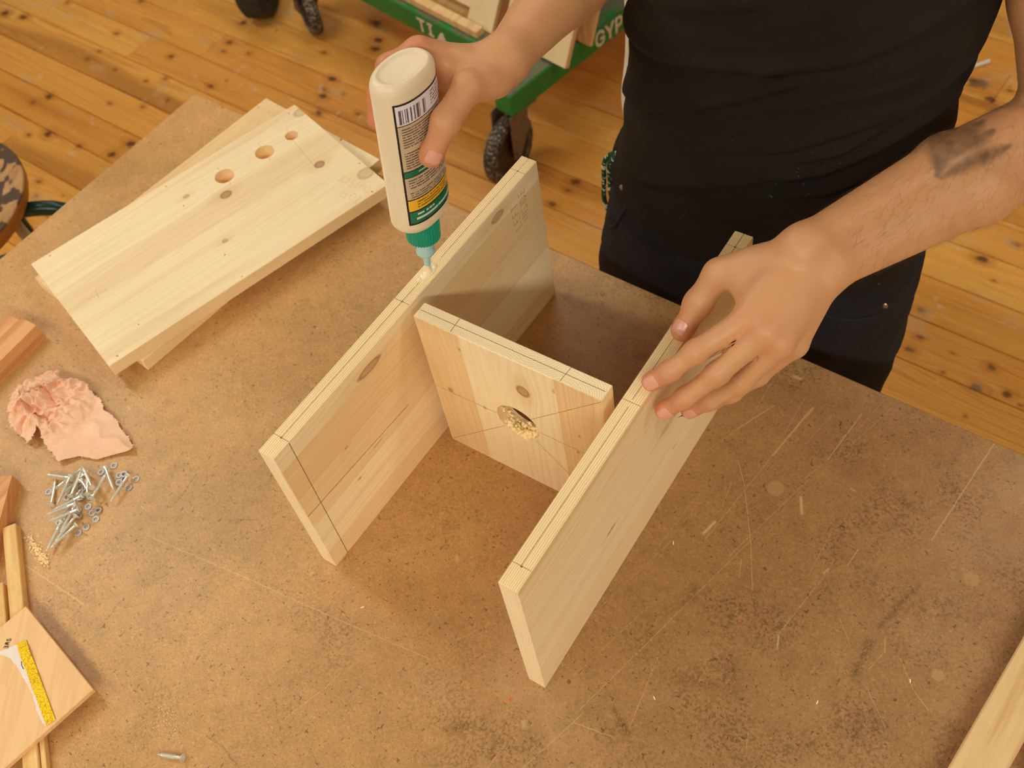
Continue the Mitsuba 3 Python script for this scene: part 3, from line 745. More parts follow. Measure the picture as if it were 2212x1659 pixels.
part(k4, 'pencil_marks', ribbons([[p1(.027, .111), p1(.052, .108)], [p1(.040, .117), p1(.038, .101)], [p1(.352, .161), p1(.344, .094)], [p1(.358, .186), p1(.357, .178)], [p1(.364, .169), p1(.385, .168)], [p1(.327, .170), p1(.346, .169)], [p1(.316, .190), p1(.315, .182)], [p1(.312, .156), p1(.310, .149)], [p1(.254, .191), p1(.254, .183)], [p1(.252, .157), p1(.251, .150)], [p1(.268, .169), p1(.30, .169)]], n1, .00045), 'pencil_faint', stuff=True)
wx, wy = unit(ey1 * .93 - ex1 * .26), unit(-ex1 * .93 - ey1 * .26)
part(k4, 'pencil_writing', ribbons(handwriting('TOP', p1(.3575, .004), wx, wy, .0118, 1.05, seed=6) + handwriting('OUTSIDE', p1(.374, .011), wx, wy, .0104, .86, seed=7), n1, .00045), 'pencil_faint', label='faint pencil words TOP OUTSIDE', stuff=True)
m, uv = board_mesh(M2, L1, .2235, SZ, 5, drill=[(.372, .217, .0014, .012), (.372, .006, .0014, .012), (.390, .071, .0018, .012)])
k5 = thing('loose_board', 'pine board lying beneath the board with three holes, its corners sticking out', 'board')
part(k5, 'panel', m, 'pine', uv=uv)
p2 = lambda x, y: loc(M2, x, y, SZ)
part(k5, 'pencil_marks', ribbons([[p2(.374, .222), p2(.373, .002)]], n1, .0004), 'pencil_faint', stuff=True)
part(k5, 'pencil_writing', ribbons(handwriting('TOP', p2(.357, .189), ey2, -ex2, .0085, 1.0, seed=9) + handwriting('INSIDE', p2(.379, .170), ey2, -ex2, .0085, .9, seed=10), n1, .0004), 'pencil_faint', stuff=True)
# ------------------------------------------------------------------ small things on the bench
# reddish wooden bars at the left edge
def bar(name, label, o, ex, L, W, H, mat, ch=.0006, z0=0.0, ez=(0, 0, 1)):
    M = frame(V(o[0], o[1], z0), [ex[0], ex[1], 0], None, list(ez))
    return solo(name, label, 'wood offcut', moved(cbox(0, L, 0, W, 0, H, ch), M), mat)


e = unit(V(-.0435 + .0464, -.0595))          # direction of the bar, towards the camera
bar('wood_bar', 'reddish wooden bar at the left bench edge beyond the crumpled pink paper, nearer of two', (-.5060, .0491), unit(V(.02, -.40)), .42, -.0235, .0235, 'redwood')
bar('wood_bar', 'reddish wooden bar at the left bench edge, lying behind another like it', (-.5312, .0447), unit(V(.02, -.40)), .42, -.0215, .0232, 'redwood')
bar('wood_offcut', 'reddish wood block at the left picture edge, left of the screws', (-.3690, -.1055), unit(V(.60, -.80)), .105, -.060, .019, 'redwood')
# pale sticks and the beech panel lying on them
sd = unit(V(-.2427 + .3249, -.202 + .1441))
sd = unit(V(-.1250 + .3249, -.2850 + .1441))
prof = [(0, 0), (.0145, .0), (.0145, .003), (.0145, .012), (0, .012)]
M = frame(V(-.3225, -.1425, 0), [sd[0], sd[1], 0], None, [0, 0, 1])
k = thing('pale_stick', 'long pale stick running under the beech panel at the left edge', 'stick')
part(k, 'strip', moved(cbox(-.002, .300, -.0150, -.0005, 0, .0118, .0008), M), 'pale_stick')
k = thing('pale_stick', 'thin pale stick beside a thicker one, coming out below the beech panel', 'stick')
part(k, 'strip', moved(cbox(.165, .292, .0002, .0052, 0, .0085, .0006), M), 'pale_stick')
k = thing('pale_stick', 'short pale stick end at the left edge, just above the beech panel', 'stick')
part(k, 'strip', moved(cbox(.062, .16, -.034, -.0195, 0, .0105, .0008), M), 'pale_stick')
PA, PB = V(-.2340, -.1993), V(-.1094, -.2205)
pe = unit(PB - PA)
pf = V(pe[1], -pe[0])
MP = frame(V(PA[0], PA[1], .0121), [pe[0], pe[1], 0], None, [0, 0, 1])
solo('beech_panel', 'flat beech panel resting on pale sticks at the lower left, a yellow strip on it', 'wooden panel', moved(cbox(0, np.linalg.norm(PB - PA), -.155, 0, 0, .0062, .0005), MP), 'beech')
# strip of yellow sandpaper, torn white backing
q0, q1, q2, q3 = V(-.2095, -.2308), V(-.2043, -.2228), V(-.1178, -.2597), V(-.1216, -.2681)
ks = thing('sandpaper_strip', 'strip of yellow sandpaper with torn white backing on the beech panel', 'sandpaper')
n = 40
vs = []
for i in range(n + 1):
    t = i / n
    a = q0 + (q3 - q0) * t
    b = q1 + (q2 - q1) * t
    z = .0187 + .0018 * math.sin(t * 9) ** 2 * (1 - t) + .0004
    for s in np.linspace(0, 1, 6):
        c = a + (b - a) * s
        vs.append([c[0], c[1], z + .0016 * (s - .5) ** 2])
idx = np.arange((n + 1) * 6).reshape(n + 1, 6)
qf = np.stack([idx[:-1, :-1], idx[1:, :-1], idx[1:, 1:], idx[:-1, 1:]], -1).reshape(-1, 4)
sheet = trimesh.Trimesh(np.array(vs), np.vstack([qf[:, [0, 1, 2]], qf[:, [0, 2, 3]]]), process=False)
part(ks, 'grit_face', sheet, 'yellow_grit', smooth=True)
g = np.random.default_rng(4)
top, bot = [], []
for i in range(61):
    t = i / 60
    a = q0 + (q3 - q0) * t
    w = np.interp(t, [0, .12, .22, .40, .6, .8, .93, 1], [.0200, .0105, .0072, .0050, .0022, .0036, .0030, .0012]) + g.normal(0, .0004)
    d = unit(q0 - q1)
    top.append([a[0] - d[0] * .002, a[1] - d[1] * .002, .01875])
    bot.append([a[0] + d[0] * w + (q0 - q3)[0] * .0, a[1] + d[1] * w, .01860])
V2 = np.array(top + bot)
f = []
for i in range(60):
    f += [[i, 61 + i, 61 + i + 1], [i, 61 + i + 1, i + 1]]
part(ks, 'paper_backing', trimesh.Trimesh(V2, np.array(f), process=False), 'white_paper', label='torn white paper backing with printed letters')
dx, dy = unit(V(.45, -.89)), unit(V(.89, .45))
part(ks, 'print', ribbons(handwriting('SWE', [-.2222, -.2322, .0189], [dx[0], dx[1], 0], [dy[0], dy[1], 0], .0040, 1.0, seed=2) + [[V(-.1915, -.2400, .0189), V(-.188, -.2425, .0189), V(-.1835, -.2438, .0189)]], [0, 0, 1], .0006, .0001), 'ink', stuff=True)

# pale batten at the lower right and the pink paper behind it
bd = unit(V(.012, .142))
solo('wood_batten', 'pale wooden batten cut off by the lower right corner of the picture', 'wood batten', moved(cbox(-.22, .33, -.0375, 0, 0, .020, .0012), frame(V(.5606, .1181, 0), [bd[0], bd[1], 0], None, [0, 0, 1])), 'batten_wood')


def crumple(outline, mass, zscale, seed, name, label, res=170, flapz=.004):
    from shapely.geometry import Polygon, Point
    from shapely import contains_xy
    P = np.array(outline)
    poly = Polygon(P)
    x0, y0, x1, y1 = poly.bounds
    xs, ys = np.linspace(x0, x1, res), np.linspace(y0, y1, res)
    X, Y = np.meshgrid(xs, ys, indexing='ij')
    # jagged outline
    ins = contains_xy(poly, X.ravel(), Y.ravel()).reshape(X.shape)
    jag = .0034 * (meshkit.noise(np.stack([X * 900, Y * 900, X * 0], -1), seed) - .5)
    ins = contains_xy(poly, (X + jag).ravel(), (Y + jag).ravel()).reshape(X.shape)
    cx, cy, rx, ry = mass
    r = np.sqrt(((X - cx) / rx) ** 2 + ((Y - cy) / ry) ** 2)
    m = np.clip(1.15 - r, 0, 1) ** .8
    q = np.stack([X, Y, X * 0 + seed], -1)
    w = np.stack([meshkit.fbm(q * 38, 3, seed + 1), meshkit.fbm(q * 38 + 9, 3, seed + 2)], -1) - .5
    qq = q * 34
    qq[..., 0] += w[..., 0] * 3.0
    qq[..., 1] += w[..., 1] * 3.0
    rid = 1 - np.abs(2 * meshkit.fbm(qq, 3, seed + 3) - 1) * 2.2
    rid2 = 1 - np.abs(2 * meshkit.fbm(qq * 2.3 + 5, 2, seed + 4) - 1) * 2.0
    ridf = 1 - np.abs(2 * meshkit.fbm(q * 26 + w * 0.0 if False else q * 26, 2, seed + 7) - 1) * 1.6
    Z = flapz * .5 + m * zscale * (.45 + .42 * rid + .20 * rid2) + (1 - m) * flapz * (.3 + 1.3 * np.clip(ridf, 0, 1) ** 2)
    Xd = X + m * (w[..., 0] * .046 + .010 * (rid2 - .5))
    Yd = Y + m * (w[..., 1] * .046 - .010 * (rid2 - .5))
    Z = np.maximum(Z, .0006)
    idx = -np.ones(X.shape, int)
    vi = np.argwhere(ins)
    idx[ins] = np.arange(len(vi))
    a, b, c, d = idx[:-1, :-1], idx[1:, :-1], idx[1:, 1:], idx[:-1, 1:]
    ok = (a >= 0) & (b >= 0) & (c >= 0) & (d >= 0)
    f = np.vstack([np.stack([a[ok], b[ok], c[ok]], -1), np.stack([a[ok], c[ok], d[ok]], -1)])
    mesh = trimesh.Trimesh(np.stack([Xd[ins], Yd[ins], Z[ins]], -1), f, process=False)
    return solo(name, label, 'sandpaper', mesh, 'pink_paper', smooth=True)


crumple(PAPER, (-.418, -.022, .052, .048), .034, 3, 'crumpled_paper', 'crumpled sheet of pink sandpaper with a torn edge, above the screws')
crumple([(.6070, .02), (.6090, .19), (.63, .25), (.70, .25), (.72, .02)], (.645, .16, .05, .12), .030, 9, 'crumpled_paper', 'edge of a folded pink sandpaper behind the batten at the lower right corner', res=120)

# screws and washers
def screw_mesh(L=.0345, r=.00165, hr=.0036):
    pr = [(0, 0), (.0012, .0022)]
    z = .0022
    rows = []
    nt, sides = 15, 10
    z0, z1 = .0035, L - .0035
    prof = [(0.00003, 0), (.0007, .0015)]
    pitch = .0017
    zz = .0018
    while zz < L * .68:
        k = min(1, zz / .006)
        prof += [(r * .62 * k + .0002, zz), (r * k + .0003, zz + pitch * .45)]
        zz += pitch * .9
    prof += [(r * .74, zz), (r * .74, L - .0030), (hr * .92, L - .0008), (hr, L - .0004), (hr, L), (hr * .45, L + .0001), (hr * .40, L - .0010), (.00003, L - .0011)]
    return lathe(prof, 10)


def washer_mesh(ro=.0041, ri=.0020, t=.0009):
    return lathe([(ri, 0), (ro - .0002, 0), (ro, .0002), (ro, t - .0002), (ro - .0002, t), (ri, t), (ri, 0)], 22)


SM, WM = screw_mesh(), washer_mesh()
sply, wply = mikit.ply(SM, 'mat_zinc', 35), mikit.ply(WM, 'mat_washer_zinc', 35)
for i, (x, y, a, lv) in enumerate(SCREWS):
    lone = {1: 'screw standing apart at the left rim of the heap of screws, pointing up', 9: 'screw slanting between the heap and the pair of loose screws on its right', 10: 'screw at the right of the heap, next to a loose washer', 11: 'screw lying across washers, rightmost of the heap'}.get(i)
    k = thing('screw', lone or 'zinc screw in the tangled heap of screws below the crumpled pink paper', 'screw', None if lone else 'screws in the heap on the bench')
    pitch = -0.05 if lv == 0 else (0.03 - 0.025 * lv)
    d = V(math.cos(math.radians(a)) * math.cos(pitch), math.sin(math.radians(a)) * math.cos(pitch), math.sin(pitch))
    zc = .0036 + lv * .0034
    o = V(x, y, zc) + d * .0345         # tip
    o[2] = max(o[2], .0018)
    dd = unit(V(x, y, zc) - o)
    M = frame(o, unit(np.cross([0, 0, 1], dd)), None, dd)
    scene[k] = {**sply, 'to_world': T(M.tolist())}
k = thing('screw', 'single zinc screw lying alone at the bottom of the bench', 'screw')
o, h_ = V(-.0223, -.2300, .0020), V(.0013, -.2198, .0038)
dd = unit(h_ - o)
scene[k] = {**mikit.ply(screw_mesh(.0270, .0021, .0043), 'mat_zinc', 35), 'to_world': T(frame(o, unit(np.cross([0, 0, 1], dd)), None, dd).tolist())}
g = np.random.default_rng(6)
for i, (x, y) in enumerate(WASHERS):
    inpile = i >= 14 and i not in (24,)
    lone = {0: 'washer alone at the left rim of the screw heap', 2: 'washer lying apart, nearest to the pink paper', 7: 'washer rightmost of all beside the rightmost screw', 13: 'washer nearest the camera below the screw heap'}.get(i)
    k = thing('washer', lone or ('zinc washer partly under the screws of the heap' if inpile else 'zinc washer lying loose on the bench right of the screws'), 'washer', None if lone else ('washers under the screws' if inpile else 'loose washers beside the screws'))
    z = .0001 + (.0011 * (i % 3) if i in (4, 5, 9, 10, 15, 16, 18, 19, 21, 24) else 0)
    tilt = g.normal(0, .05) if z > .0005 or inpile else 0
    M = T().translate([x, y, z + (.0003 if tilt else 0)]).rotate([1, .3, 0], math.degrees(tilt))
    scene[k] = {**wply, 'to_world': M}
# sawdust on the bench
bits = []
path = np.array(DUST)
for i in range(420):
    t = g.uniform(0, len(path) - 1)
    j = min(int(t), len(path) - 2)
    c = path[j] + (path[j + 1] - path[j]) * (t - j) + g.normal(0, .0024, 2)
    s = trimesh.creation.box([.001, .0006, .0004]) if i % 2 else trimesh.creation.icosphere(0, .0005)
    s.apply_transform(trimesh.transformations.random_rotation_matrix(g.random(3)))
    s.vertices *= g.uniform(.5, 1.5)
    s.vertices += [c[0], c[1], .0011 + abs(g.normal(0, .0008))]
    bits.append(s)
for i in range(160):
    c = V(-.0535, -.197) + V(.0367, -.0148) * g.uniform(0, 1) + g.normal(0, .006, 2)
    s = trimesh.creation.box([.0008, .0005, .0003])
    s.apply_transform(trimesh.transformations.random_rotation_matrix(g.random(3)))
    s.vertices *= g.uniform(.4, 1.2)
    s.vertices += [c[0], c[1], .0008]
    bits.append(s)
for x, y in ((.508, .178), (.33, .05), (.05, -.02), (.27, .19), (.45, .12), (.1, -.17), (-.05, .02)):
    s = cbox(-.0022, .0022, -.0006, .0006, 0, .0006)
    s.apply_transform(trimesh.transformations.rotation_matrix(g.uniform(0, 3), [0, 0, 1]))
    s.vertices *= .8
    s.vertices += [x, y, .00005]
    bits.append(s)
solo('sawdust', 'trail of pale sawdust crumbs on the bench below the screws', 'sawdust', cat(bits), 'sawdust', stuff=True)

# ------------------------------------------------------------------ glue bottle
BT = V(-.0091, .2302, .2045)
bu = unit(V(.013, .019, .223))
bw = unit(V(0, 1, 0) - bu * bu[1])
bn = np.cross(bw, bu)


def bpt(s, a, b):
    return BT + bu * s + bw * a + bn * b


MBt = frame(BT, bn, bw)                      # x = label side, y = wide axis
MBt[:3, 2] = bu
MBt[:3, 0], MBt[:3, 1] = bn, bw
BA, BB = .0310, .0195


def oval(s, ka, kb, n=72, p=2.25):
    t = np.arange(n) * 2 * PI / n
    c, d = np.cos(t), np.sin(t)
    return np.stack([kb * np.sign(c) * np.abs(c) ** (2 / p), ka * np.sign(d) * np.abs(d) ** (2 / p), np.full(n, s)], 1)


def loft(rings):
    n = len(rings[0])
    v = np.vstack(rings)
    i, j = np.meshgrid(np.arange(len(rings) - 1), np.arange(n), indexing='ij')
    q = np.stack([i * n + j, i * n + (j + 1) % n, (i + 1) * n + (j + 1) % n, (i + 1) * n + j], -1).reshape(-1, 4)
    v = np.vstack([v, rings[0].mean(0), rings[-1].mean(0)])
    k = np.arange(n)
    m0 = len(v) - 2
    f = np.vstack([q[:, [0, 1, 2]], q[:, [0, 2, 3]], np.stack([(k + 1) % n, k, np.full(n, m0)], 1),
                   np.stack([(len(rings) - 1) * n + k, (len(rings) - 1) * n + (k + 1) % n, np.full(n, m0 + 1)], 1)])
    return trimesh.Trimesh(v, f, process=False)


rings = [oval(.0645, .0105, .0100), oval(.0665, .0110, .0105)]
for t in np.linspace(0, 1, 12):
    k = math.sin(t * PI / 2) ** .9
    rings.append(oval(.0668 + .0125 * (1 - math.cos(t * PI / 2)), .0115 + (BA - .0115) * k, .0108 + (BB - .0108) * k))
for s in np.linspace(.085, .212, 14):
    rings.append(oval(s, BA, BB))
for t in np.linspace(0, 1, 8)[1:]:
    rings.append(oval(.2135 + .0095 * math.sin(t * PI / 2), BA - .0062 * (1 - math.cos(t * PI / 2)), BB - .0048 * (1 - math.cos(t * PI / 2))))
rings.append(oval(.2226, BA - .0078, BB - .0062))
rings.append(oval(.2208, BA - .0105, BB - .0085))
kb_ = thing('glue_bottle', 'off-white bottle of wood glue held upside down over the left side board', 'glue bottle')
part(kb_, 'body', moved(loft(rings), MBt), 'bottle_plastic', smooth=40)
# label wraps round the wide face
n_s, n_t = 40, 30
vs, uvs = [], []
tt = np.linspace(-1, 1, n_s)
for it in range(n_t + 1):
    s = .2080 - .1245 * it / n_t
    for js in range(n_s):
        y = -.0275 + (.0285 + .0275) * js / (n_s - 1)
        x = BB * (1 - abs(y / BA) ** 2.25) ** (1 / 2.25) + .00035
        vs.append([x, y, s])
        uvs.append([js / (n_s - 1), it / n_t])
idx = np.arange((n_t + 1) * n_s).reshape(n_t + 1, n_s)
qf = np.stack([idx[:-1, :-1], idx[1:, :-1], idx[1:, 1:], idx[:-1, 1:]], -1).reshape(-1, 4)
lab = trimesh.Trimesh(np.array(vs), np.vstack([qf[:, [0, 1, 2]], qf[:, [0, 2, 3]]]), process=False)
part(kb_, 'label', moved(lab, MBt), 'label_print', smooth=True, uv=np.array(uvs), label='printed label with bar code, green and yellow bands')
capm = []
th = np.arange(6) * PI / 3
cap = lathe([(.0125, .0430), (.0150, .0445), (.0158, .0500), (.0158, .0640), (.0150, .0652), (.009, .0655)], 6)
rib = []
for i in range(36):
    a = i * PI / 18
    r0 = .0146
    rib.append(tube([[r0 * math.cos(a), r0 * math.sin(a), .0440], [r0 * math.cos(a) * 1.02, r0 * math.sin(a) * 1.02, .0648]], .0010, 5))
capm = cat([lathe([(.0040, .0425), (.0132, .0428), (.0146, .0440), (.0150, .0648), (.0140, .0655), (.004, .0656)], 48)] + rib)
part(kb_, 'cap', moved(capm, MBt), 'cap_teal', smooth=35, label='ribbed teal screw cap')
noz = lathe([(.0010, .0012), (.0024, .0010), (.0030, .006), (.0036, .016), (.0046, .020), (.0075, .0225), (.0088, .0245), (.0088, .0265), (.0075, .0300), (.0072, .0432), (.001, .0435)], 32)
part(kb_, 'nozzle', moved(noz, MBt), 'nozzle_blue', smooth=35, label='pale blue nozzle')
# glue running out onto the edge of the board
gl = []
def smear(u0, u1, w, h, t0):
    m_ = trimesh.creation.icosphere(3, 1.0)
    m_.vertices = m_.vertices * [w, (u1 - u0) / 2, h]
    m_.vertices[:, 2] = np.maximum(m_.vertices[:, 2], -.0002)
    m_.vertices += [t0, (u0 + u1) / 2, HA + .0002]
    return m_
gl = [smear(.2195, .2420, .0062, .0022, -.0098), smear(.2215, .2360, .0042, .0036, -.0092), smear(.2150, .2200, .0022, .0010, -.0115), smear(.2085, .2110, .0010, .0007, -.0095)]
st = lathe([(.0042, .2026 - .2045), (.0034, .003), (.0030, .010), (.0034, .017)], 20)
gl.append(moved(st, MBt))
solo('glue_bead', 'cream bead of wood glue on the top edge of the left side board', 'glue', cat(gl), 'wood_glue', smooth=True)
# ------------------------------------------------------------------ the man: one skin surface from round cones, meshed by sparse surface nets
def cone(p, a, b, ra, rb):
    ab = b - a
    t = np.clip(((p - a) @ ab) / (ab @ ab + 1e-12), 0, 1)
    return np.linalg.norm(p - a - t[:, None] * ab, axis=1) - (ra + (rb - ra) * t)


def smin(a, b, k):
    h = np.clip(0.5 + 0.5 * (b - a) / k, 0, 1)
    return b + (a - b) * h - k * h * (1 - h)


class Field:
    """groups of round cones; each group is blended inside itself, and then with the base (group 0)"""

    def __init__(self):
        self.groups = []

    def group(self, k_in, k_base):
        self.groups.append([k_in, k_base, []])
        return self.groups[-1][2]

    def bake(self):
        P = [(gi,) + tuple(q) for gi, g in enumerate(self.groups) for q in g[2]]
        self.gi = np.array([q[0] for q in P])
        self.a, self.b = np.array([q[1] for q in P]), np.array([q[2] for q in P])
        self.ra, self.rb = np.array([q[3] for q in P]), np.array([q[4] for q in P])

    def far(self, c):
        """distance of every centre to every cone"""
        out = np.empty((len(c), len(self.a)), np.float32)
        for k in range(len(self.a)):
            out[:, k] = cone(c, self.a[k], self.b[k], self.ra[k], self.rb[k])
        return out

    def eval(self, p, near):
        vals = [None] * len(self.groups)
        for k in near:
            e = cone(p, self.a[k], self.b[k], self.ra[k], self.rb[k])
            g = self.gi[k]
            vals[g] = e if vals[g] is None else smin(vals[g], e, self.groups[g][0])
        base = vals[0]
        out = base
        for (k_in, k_base, _), d in zip(self.groups[1:], vals[1:]):
            if d is None:
                continue
            q = d if base is None else smin(d, base, k_base)
            out = q if out is None else np.minimum(out, q)
        return out


def surface(field, lo, hi, h, B=8):
    """sparse surface nets"""
    n = np.ceil((hi - lo) / (h * B)).astype(int)
    cells = np.argwhere(np.ones(n, bool))
    cen = lo + (cells + .5) * h * B
    rad = h * B * .87
    field.bake()
    D = field.far(cen)
    on = (D.min(1) < rad + .014) & (D.min(1) > -rad - .03)
    cells, D = cells[on], D[on]
    verts, faces, vid = [], [], {}
    off = np.stack(np.meshgrid(*[np.arange(B + 2)] * 3, indexing='ij'), -1).reshape(-1, 3)
    corner = np.array([[i, j, k] for i in (0, 1) for j in (0, 1) for k in (0, 1)])
    edges = [(a, b) for a in range(8) for b in range(a + 1, 8) if np.abs(corner[a] - corner[b]).sum() == 1]
    allv, allk, quads = [], [], []
    S = 100000
    for c, dc in zip(cells, D):
        g0 = c * B
        P = lo + (g0 + off) * h
        F = field.eval(P, np.where(dc < rad + .034)[0]).reshape(B + 2, B + 2, B + 2)
        if F.min() > 0 or F.max() < 0:
            continue
        sgn = F < 0
        cs = np.stack([sgn[i:i + B + 1, j:j + B + 1, k:k + B + 1] for i, j, k in corner], -1)
        act = cs.any(-1) & ~cs.all(-1)
        ci = np.argwhere(act)
        if not len(ci):
            continue
        fv = np.stack([F[ci[:, 0] + i, ci[:, 1] + j, ci[:, 2] + k] for i, j, k in corner], -1)
        acc, cnt = np.zeros((len(ci), 3)), np.zeros(len(ci))
        for a, b in edges:
            x = (fv[:, a] < 0) != (fv[:, b] < 0)
            t = np.where(x, fv[:, a] / np.where(x, fv[:, a] - fv[:, b], 1), 0)
            q = corner[a] + t[:, None] * (corner[b] - corner[a])
            acc += q * x[:, None]
            cnt += x
        pos = lo + (g0 + ci + acc / cnt[:, None]) * h
        gi = g0 + ci + 1
        allv.append(pos)
        allk.append((gi[:, 0] * S + gi[:, 1]) * S + gi[:, 2])
        # quads for sign changes along grid edges whose 4 cells lie in this block (cells 0..B, edges 1..B)
        for ax in range(3):
            o1, o2 = (ax + 1) % 3, (ax + 2) % 3
            sl0 = [slice(1, B + 1)] * 3
            sl1 = [slice(1, B + 1)] * 3
            sl0[ax], sl1[ax] = slice(0, B), slice(1, B + 1)
            s0, s1 = sgn[tuple(sl0)], sgn[tuple(sl1)]
            e = np.argwhere(s0 != s1)
            if not len(e):
                continue
            flip = s0[tuple(e.T)]
            base = e + 1
            base[:, ax] -= 1
            cc = []
            for u, w in ((-1, -1), (0, -1), (0, 0), (-1, 0)):
                q = base.copy()
                q[:, o1] += u
                q[:, o2] += w
                q = q + g0 + 1
                cc.append((q[:, 0] * S + q[:, 1]) * S + q[:, 2])
            Q = np.stack(cc, 1)
            Q[~flip] = Q[~flip][:, ::-1]
            quads.append(Q)
    K, first = np.unique(np.concatenate(allk), return_index=True)
    Vv = np.concatenate(allv)[first]
    Q = np.concatenate(quads)
    I = np.searchsorted(K, Q)
    ok = (I < len(K)).all(1)
    ok[ok] &= (K[I[ok]] == Q[ok]).all(1)
    I = I[ok]
    m = trimesh.Trimesh(Vv, np.vstack([I[:, [0, 1, 2]], I[:, [0, 2, 3]]]), process=False)
    trimesh.smoothing.filter_taubin(m, .5, .53, 6)
    return m


# joints (metres, world)
J = dict(
    # his left hand, on the board at the right
    wr=V(.3015, .3440, .2840), wu=V(.3265, .3485, .2655), tc=V(.2840, .3350, .2690), tm=V(.2440, .3141, .2500), ti=V(.2357, .2953, .2275), tt=V(.2323, .2762, .2122),
    im=V(.2864, .2807, .2520), ip=V(.2613, .2437, .2360), id=V(.2477, .2257, .2220), it=V(.2369, .2171, .2118),
    mm=V(.3055, .2769, .2530), mp=V(.2819, .2416, .2220), md=V(.2636, .2216, .2000), mt=V(.2511, .2128, .1860),
    rm=V(.3185, .2786, .2430), rp=V(.2968, .2559, .2030), rd=V(.2758, .2426, .1780), rt=V(.2626, .2347, .1660),
    lm=V(.3240, .2950, .2260), lp=V(.3030, .2770, .1910), ld=V(.2870, .2620, .1720), lt=V(.2740, .2520, .1620),
    el=V(.4300, .6140, .2465), sl=V(.360, .612, .530),
    # his right hand, round the bottle
    Wr=V(.0330, .3370, .3800), Wu=V(.0180, .3470, .3620), Tc=V(.0370, .3150, .3780), Tm=V(.0335, .2860, .3890), Ti=V(.0345, .2530, .3810), Tt=V(.0280, .2350, .3590),
    Im=V(-.0140, .2880, .4070), Ip=V(-.0275, .2660, .4040), Id=V(-.0290, .2480, .3880), It=V(-.0280, .2390, .3710),
    Mm=V(-.0110, .2980, .3950), Mp=V(-.0300, .2760, .3930), Md=V(-.0310, .2560, .3720), Mt=V(-.0290, .2480, .3530),
    Rm=V(-.0095, .3010, .3790), Rp=V(-.0300, .2810, .3720), Rd=V(-.0300, .2620, .3520), Rt=V(-.0285, .2550, .3360),
    Lm=V(-.0040, .3040, .3630), Lp=V(-.0290, .2800, .3510), Ld=V(-.0300, .2620, .3350), Lt=V(-.0285, .2560, .3220),
    El=V(-.0150, .5800, .3420), Sr=V(-.0400, .6450, .5300))
FLD = Field()
b = FLD.group(.013, 0)


def add(a, c, ra, rc):
    b.append((J[a] if isinstance(a, str) else a, J[c] if isinstance(c, str) else c, ra, rc))


def side(a, c, t, off):
    return J[a] + (J[c] - J[a]) * t + off


# left palm, back of the hand, wrist, forearm
for f, r0, r1 in (('im', .0120, .0110), ('mm', .0125, .0114), ('rm', .0120, .0108), ('lm', .0115, .0098)):
    w = {'im': J['wr'], 'mm': (J['wr'] * .6 + J['wu'] * .4), 'rm': (J['wr'] * .3 + J['wu'] * .7), 'lm': J['wu']}[f]
    b.append((w, J[f], r0, r1))
add('tc', 'tm', .0120, .0122)
add('wr', 'tc', .0140, .0115)
b.append((J['tc'] * .45 + J['tm'] * .55, J['im'] * .72 + J['wr'] * .28, .0100, .0095))
b.append((J['tc'] * .2 + J['tm'] * .8, J['im'] * .86 + J['wr'] * .14, .0078, .0075))
b.append((J['tc'] * .7 + J['tm'] * .3, J['im'] * .5 + J['wr'] * .5, .0110, .0100))
e_ = J['el']
fd = unit(e_ - (J['wr'] + J['wu']) / 2)
upv = unit(J['wr'] - J['wu'])
for k_, (w, oe) in enumerate(((J['wr'], upv * .014), (J['wu'], -upv * .014))):
    mid = w + (e_ + oe - w) * .55 + upv * (.006 if k_ == 0 else -.004)
    b.append((w, mid, .0160, .0250))
    b.append((mid, e_ + oe, .0250, .0290))
b.append((e_, e_ + (J['sl'] - e_) * .45, .0400, .0500))
b.append((e_ + (J['sl'] - e_) * .45, J['sl'], .0500, .0540))
# right palm and arm
for f, r0, r1 in (('Im', .0115, .0112), ('Mm', .0125, .0114), ('Rm', .0120, .0110), ('Lm', .0120, .0100)):
    w = {'Im': V(.0145, .3080, .3850), 'Mm': (J['Wr'] * .6 + J['Wu'] * .4), 'Rm': (J['Wr'] * .3 + J['Wu'] * .7), 'Lm': J['Wu']}[f]
    b.append((w, J[f], r0, r1))
add('Tc', 'Tm', .0130, .0118)
add('Wr', 'Tc', .0140, .0135)
b.append(((J['Tc'] + J['Tm']) / 2, V(.008, .302, .386), .0100, .0100))
b.append((V(.0145, .3080, .3850), J['Wr'], .0110, .0150))
E_ = J['El']
up2 = unit(J['Wr'] - J['Wu'])
for k_, (w, oe) in enumerate(((J['Wr'], up2 * .014), (J['Wu'], -up2 * .014))):
    mid = w + (E_ + oe - w) * .55 + up2 * (.005 if k_ == 0 else -.004)
    b.append((w, mid, .0180, .0330))
    b.append((mid, E_ + oe, .0330, .0340))
b.append((E_, E_ + (J['Sr'] - E_) * .45, .0370, .0430))
b.append((E_ + (J['Sr'] - E_) * .45, J['Sr'], .0430, .0520))
# trunk, neck and head (above the picture)
ch = V(.168, .600, .470)
for s_, sh in ((1, 'sl'), (-1, 'Sr')):
    b.append((V(.168 + s_ * .06, .612, .530), J[sh], .062, .054))
    b.append((V(.168 + s_ * .060, .598, .470), V(.162 + s_ * .055, .600, .100), .085, .080))
nk, hd = V(.166, .600, .640), V(.160, .565, .745)
b.append((V(.168, .610, .560), nk, .070, .058))
b.append((nk, V(.164, .585, .690), .056, .056))
b.append((hd + V(0, .012, .022), hd + V(0, .022, .030), .088, .086))
b.append((hd + V(0, -.030, -.060), hd + V(0, -.012, -.030), .046, .060))
b.append((hd + V(0, -.082, .004), hd + V(0, -.100, -.024), .011, .015))
for s_ in (-1, 1):
    b.append((hd + V(s_ * .088, .008, .012), hd + V(s_ * .092, .014, -.024), .010, .008))
    b.append((hd + V(s_ * .034, -.072, .034), hd + V(s_ * .018, -.080, .034), .012, .012))
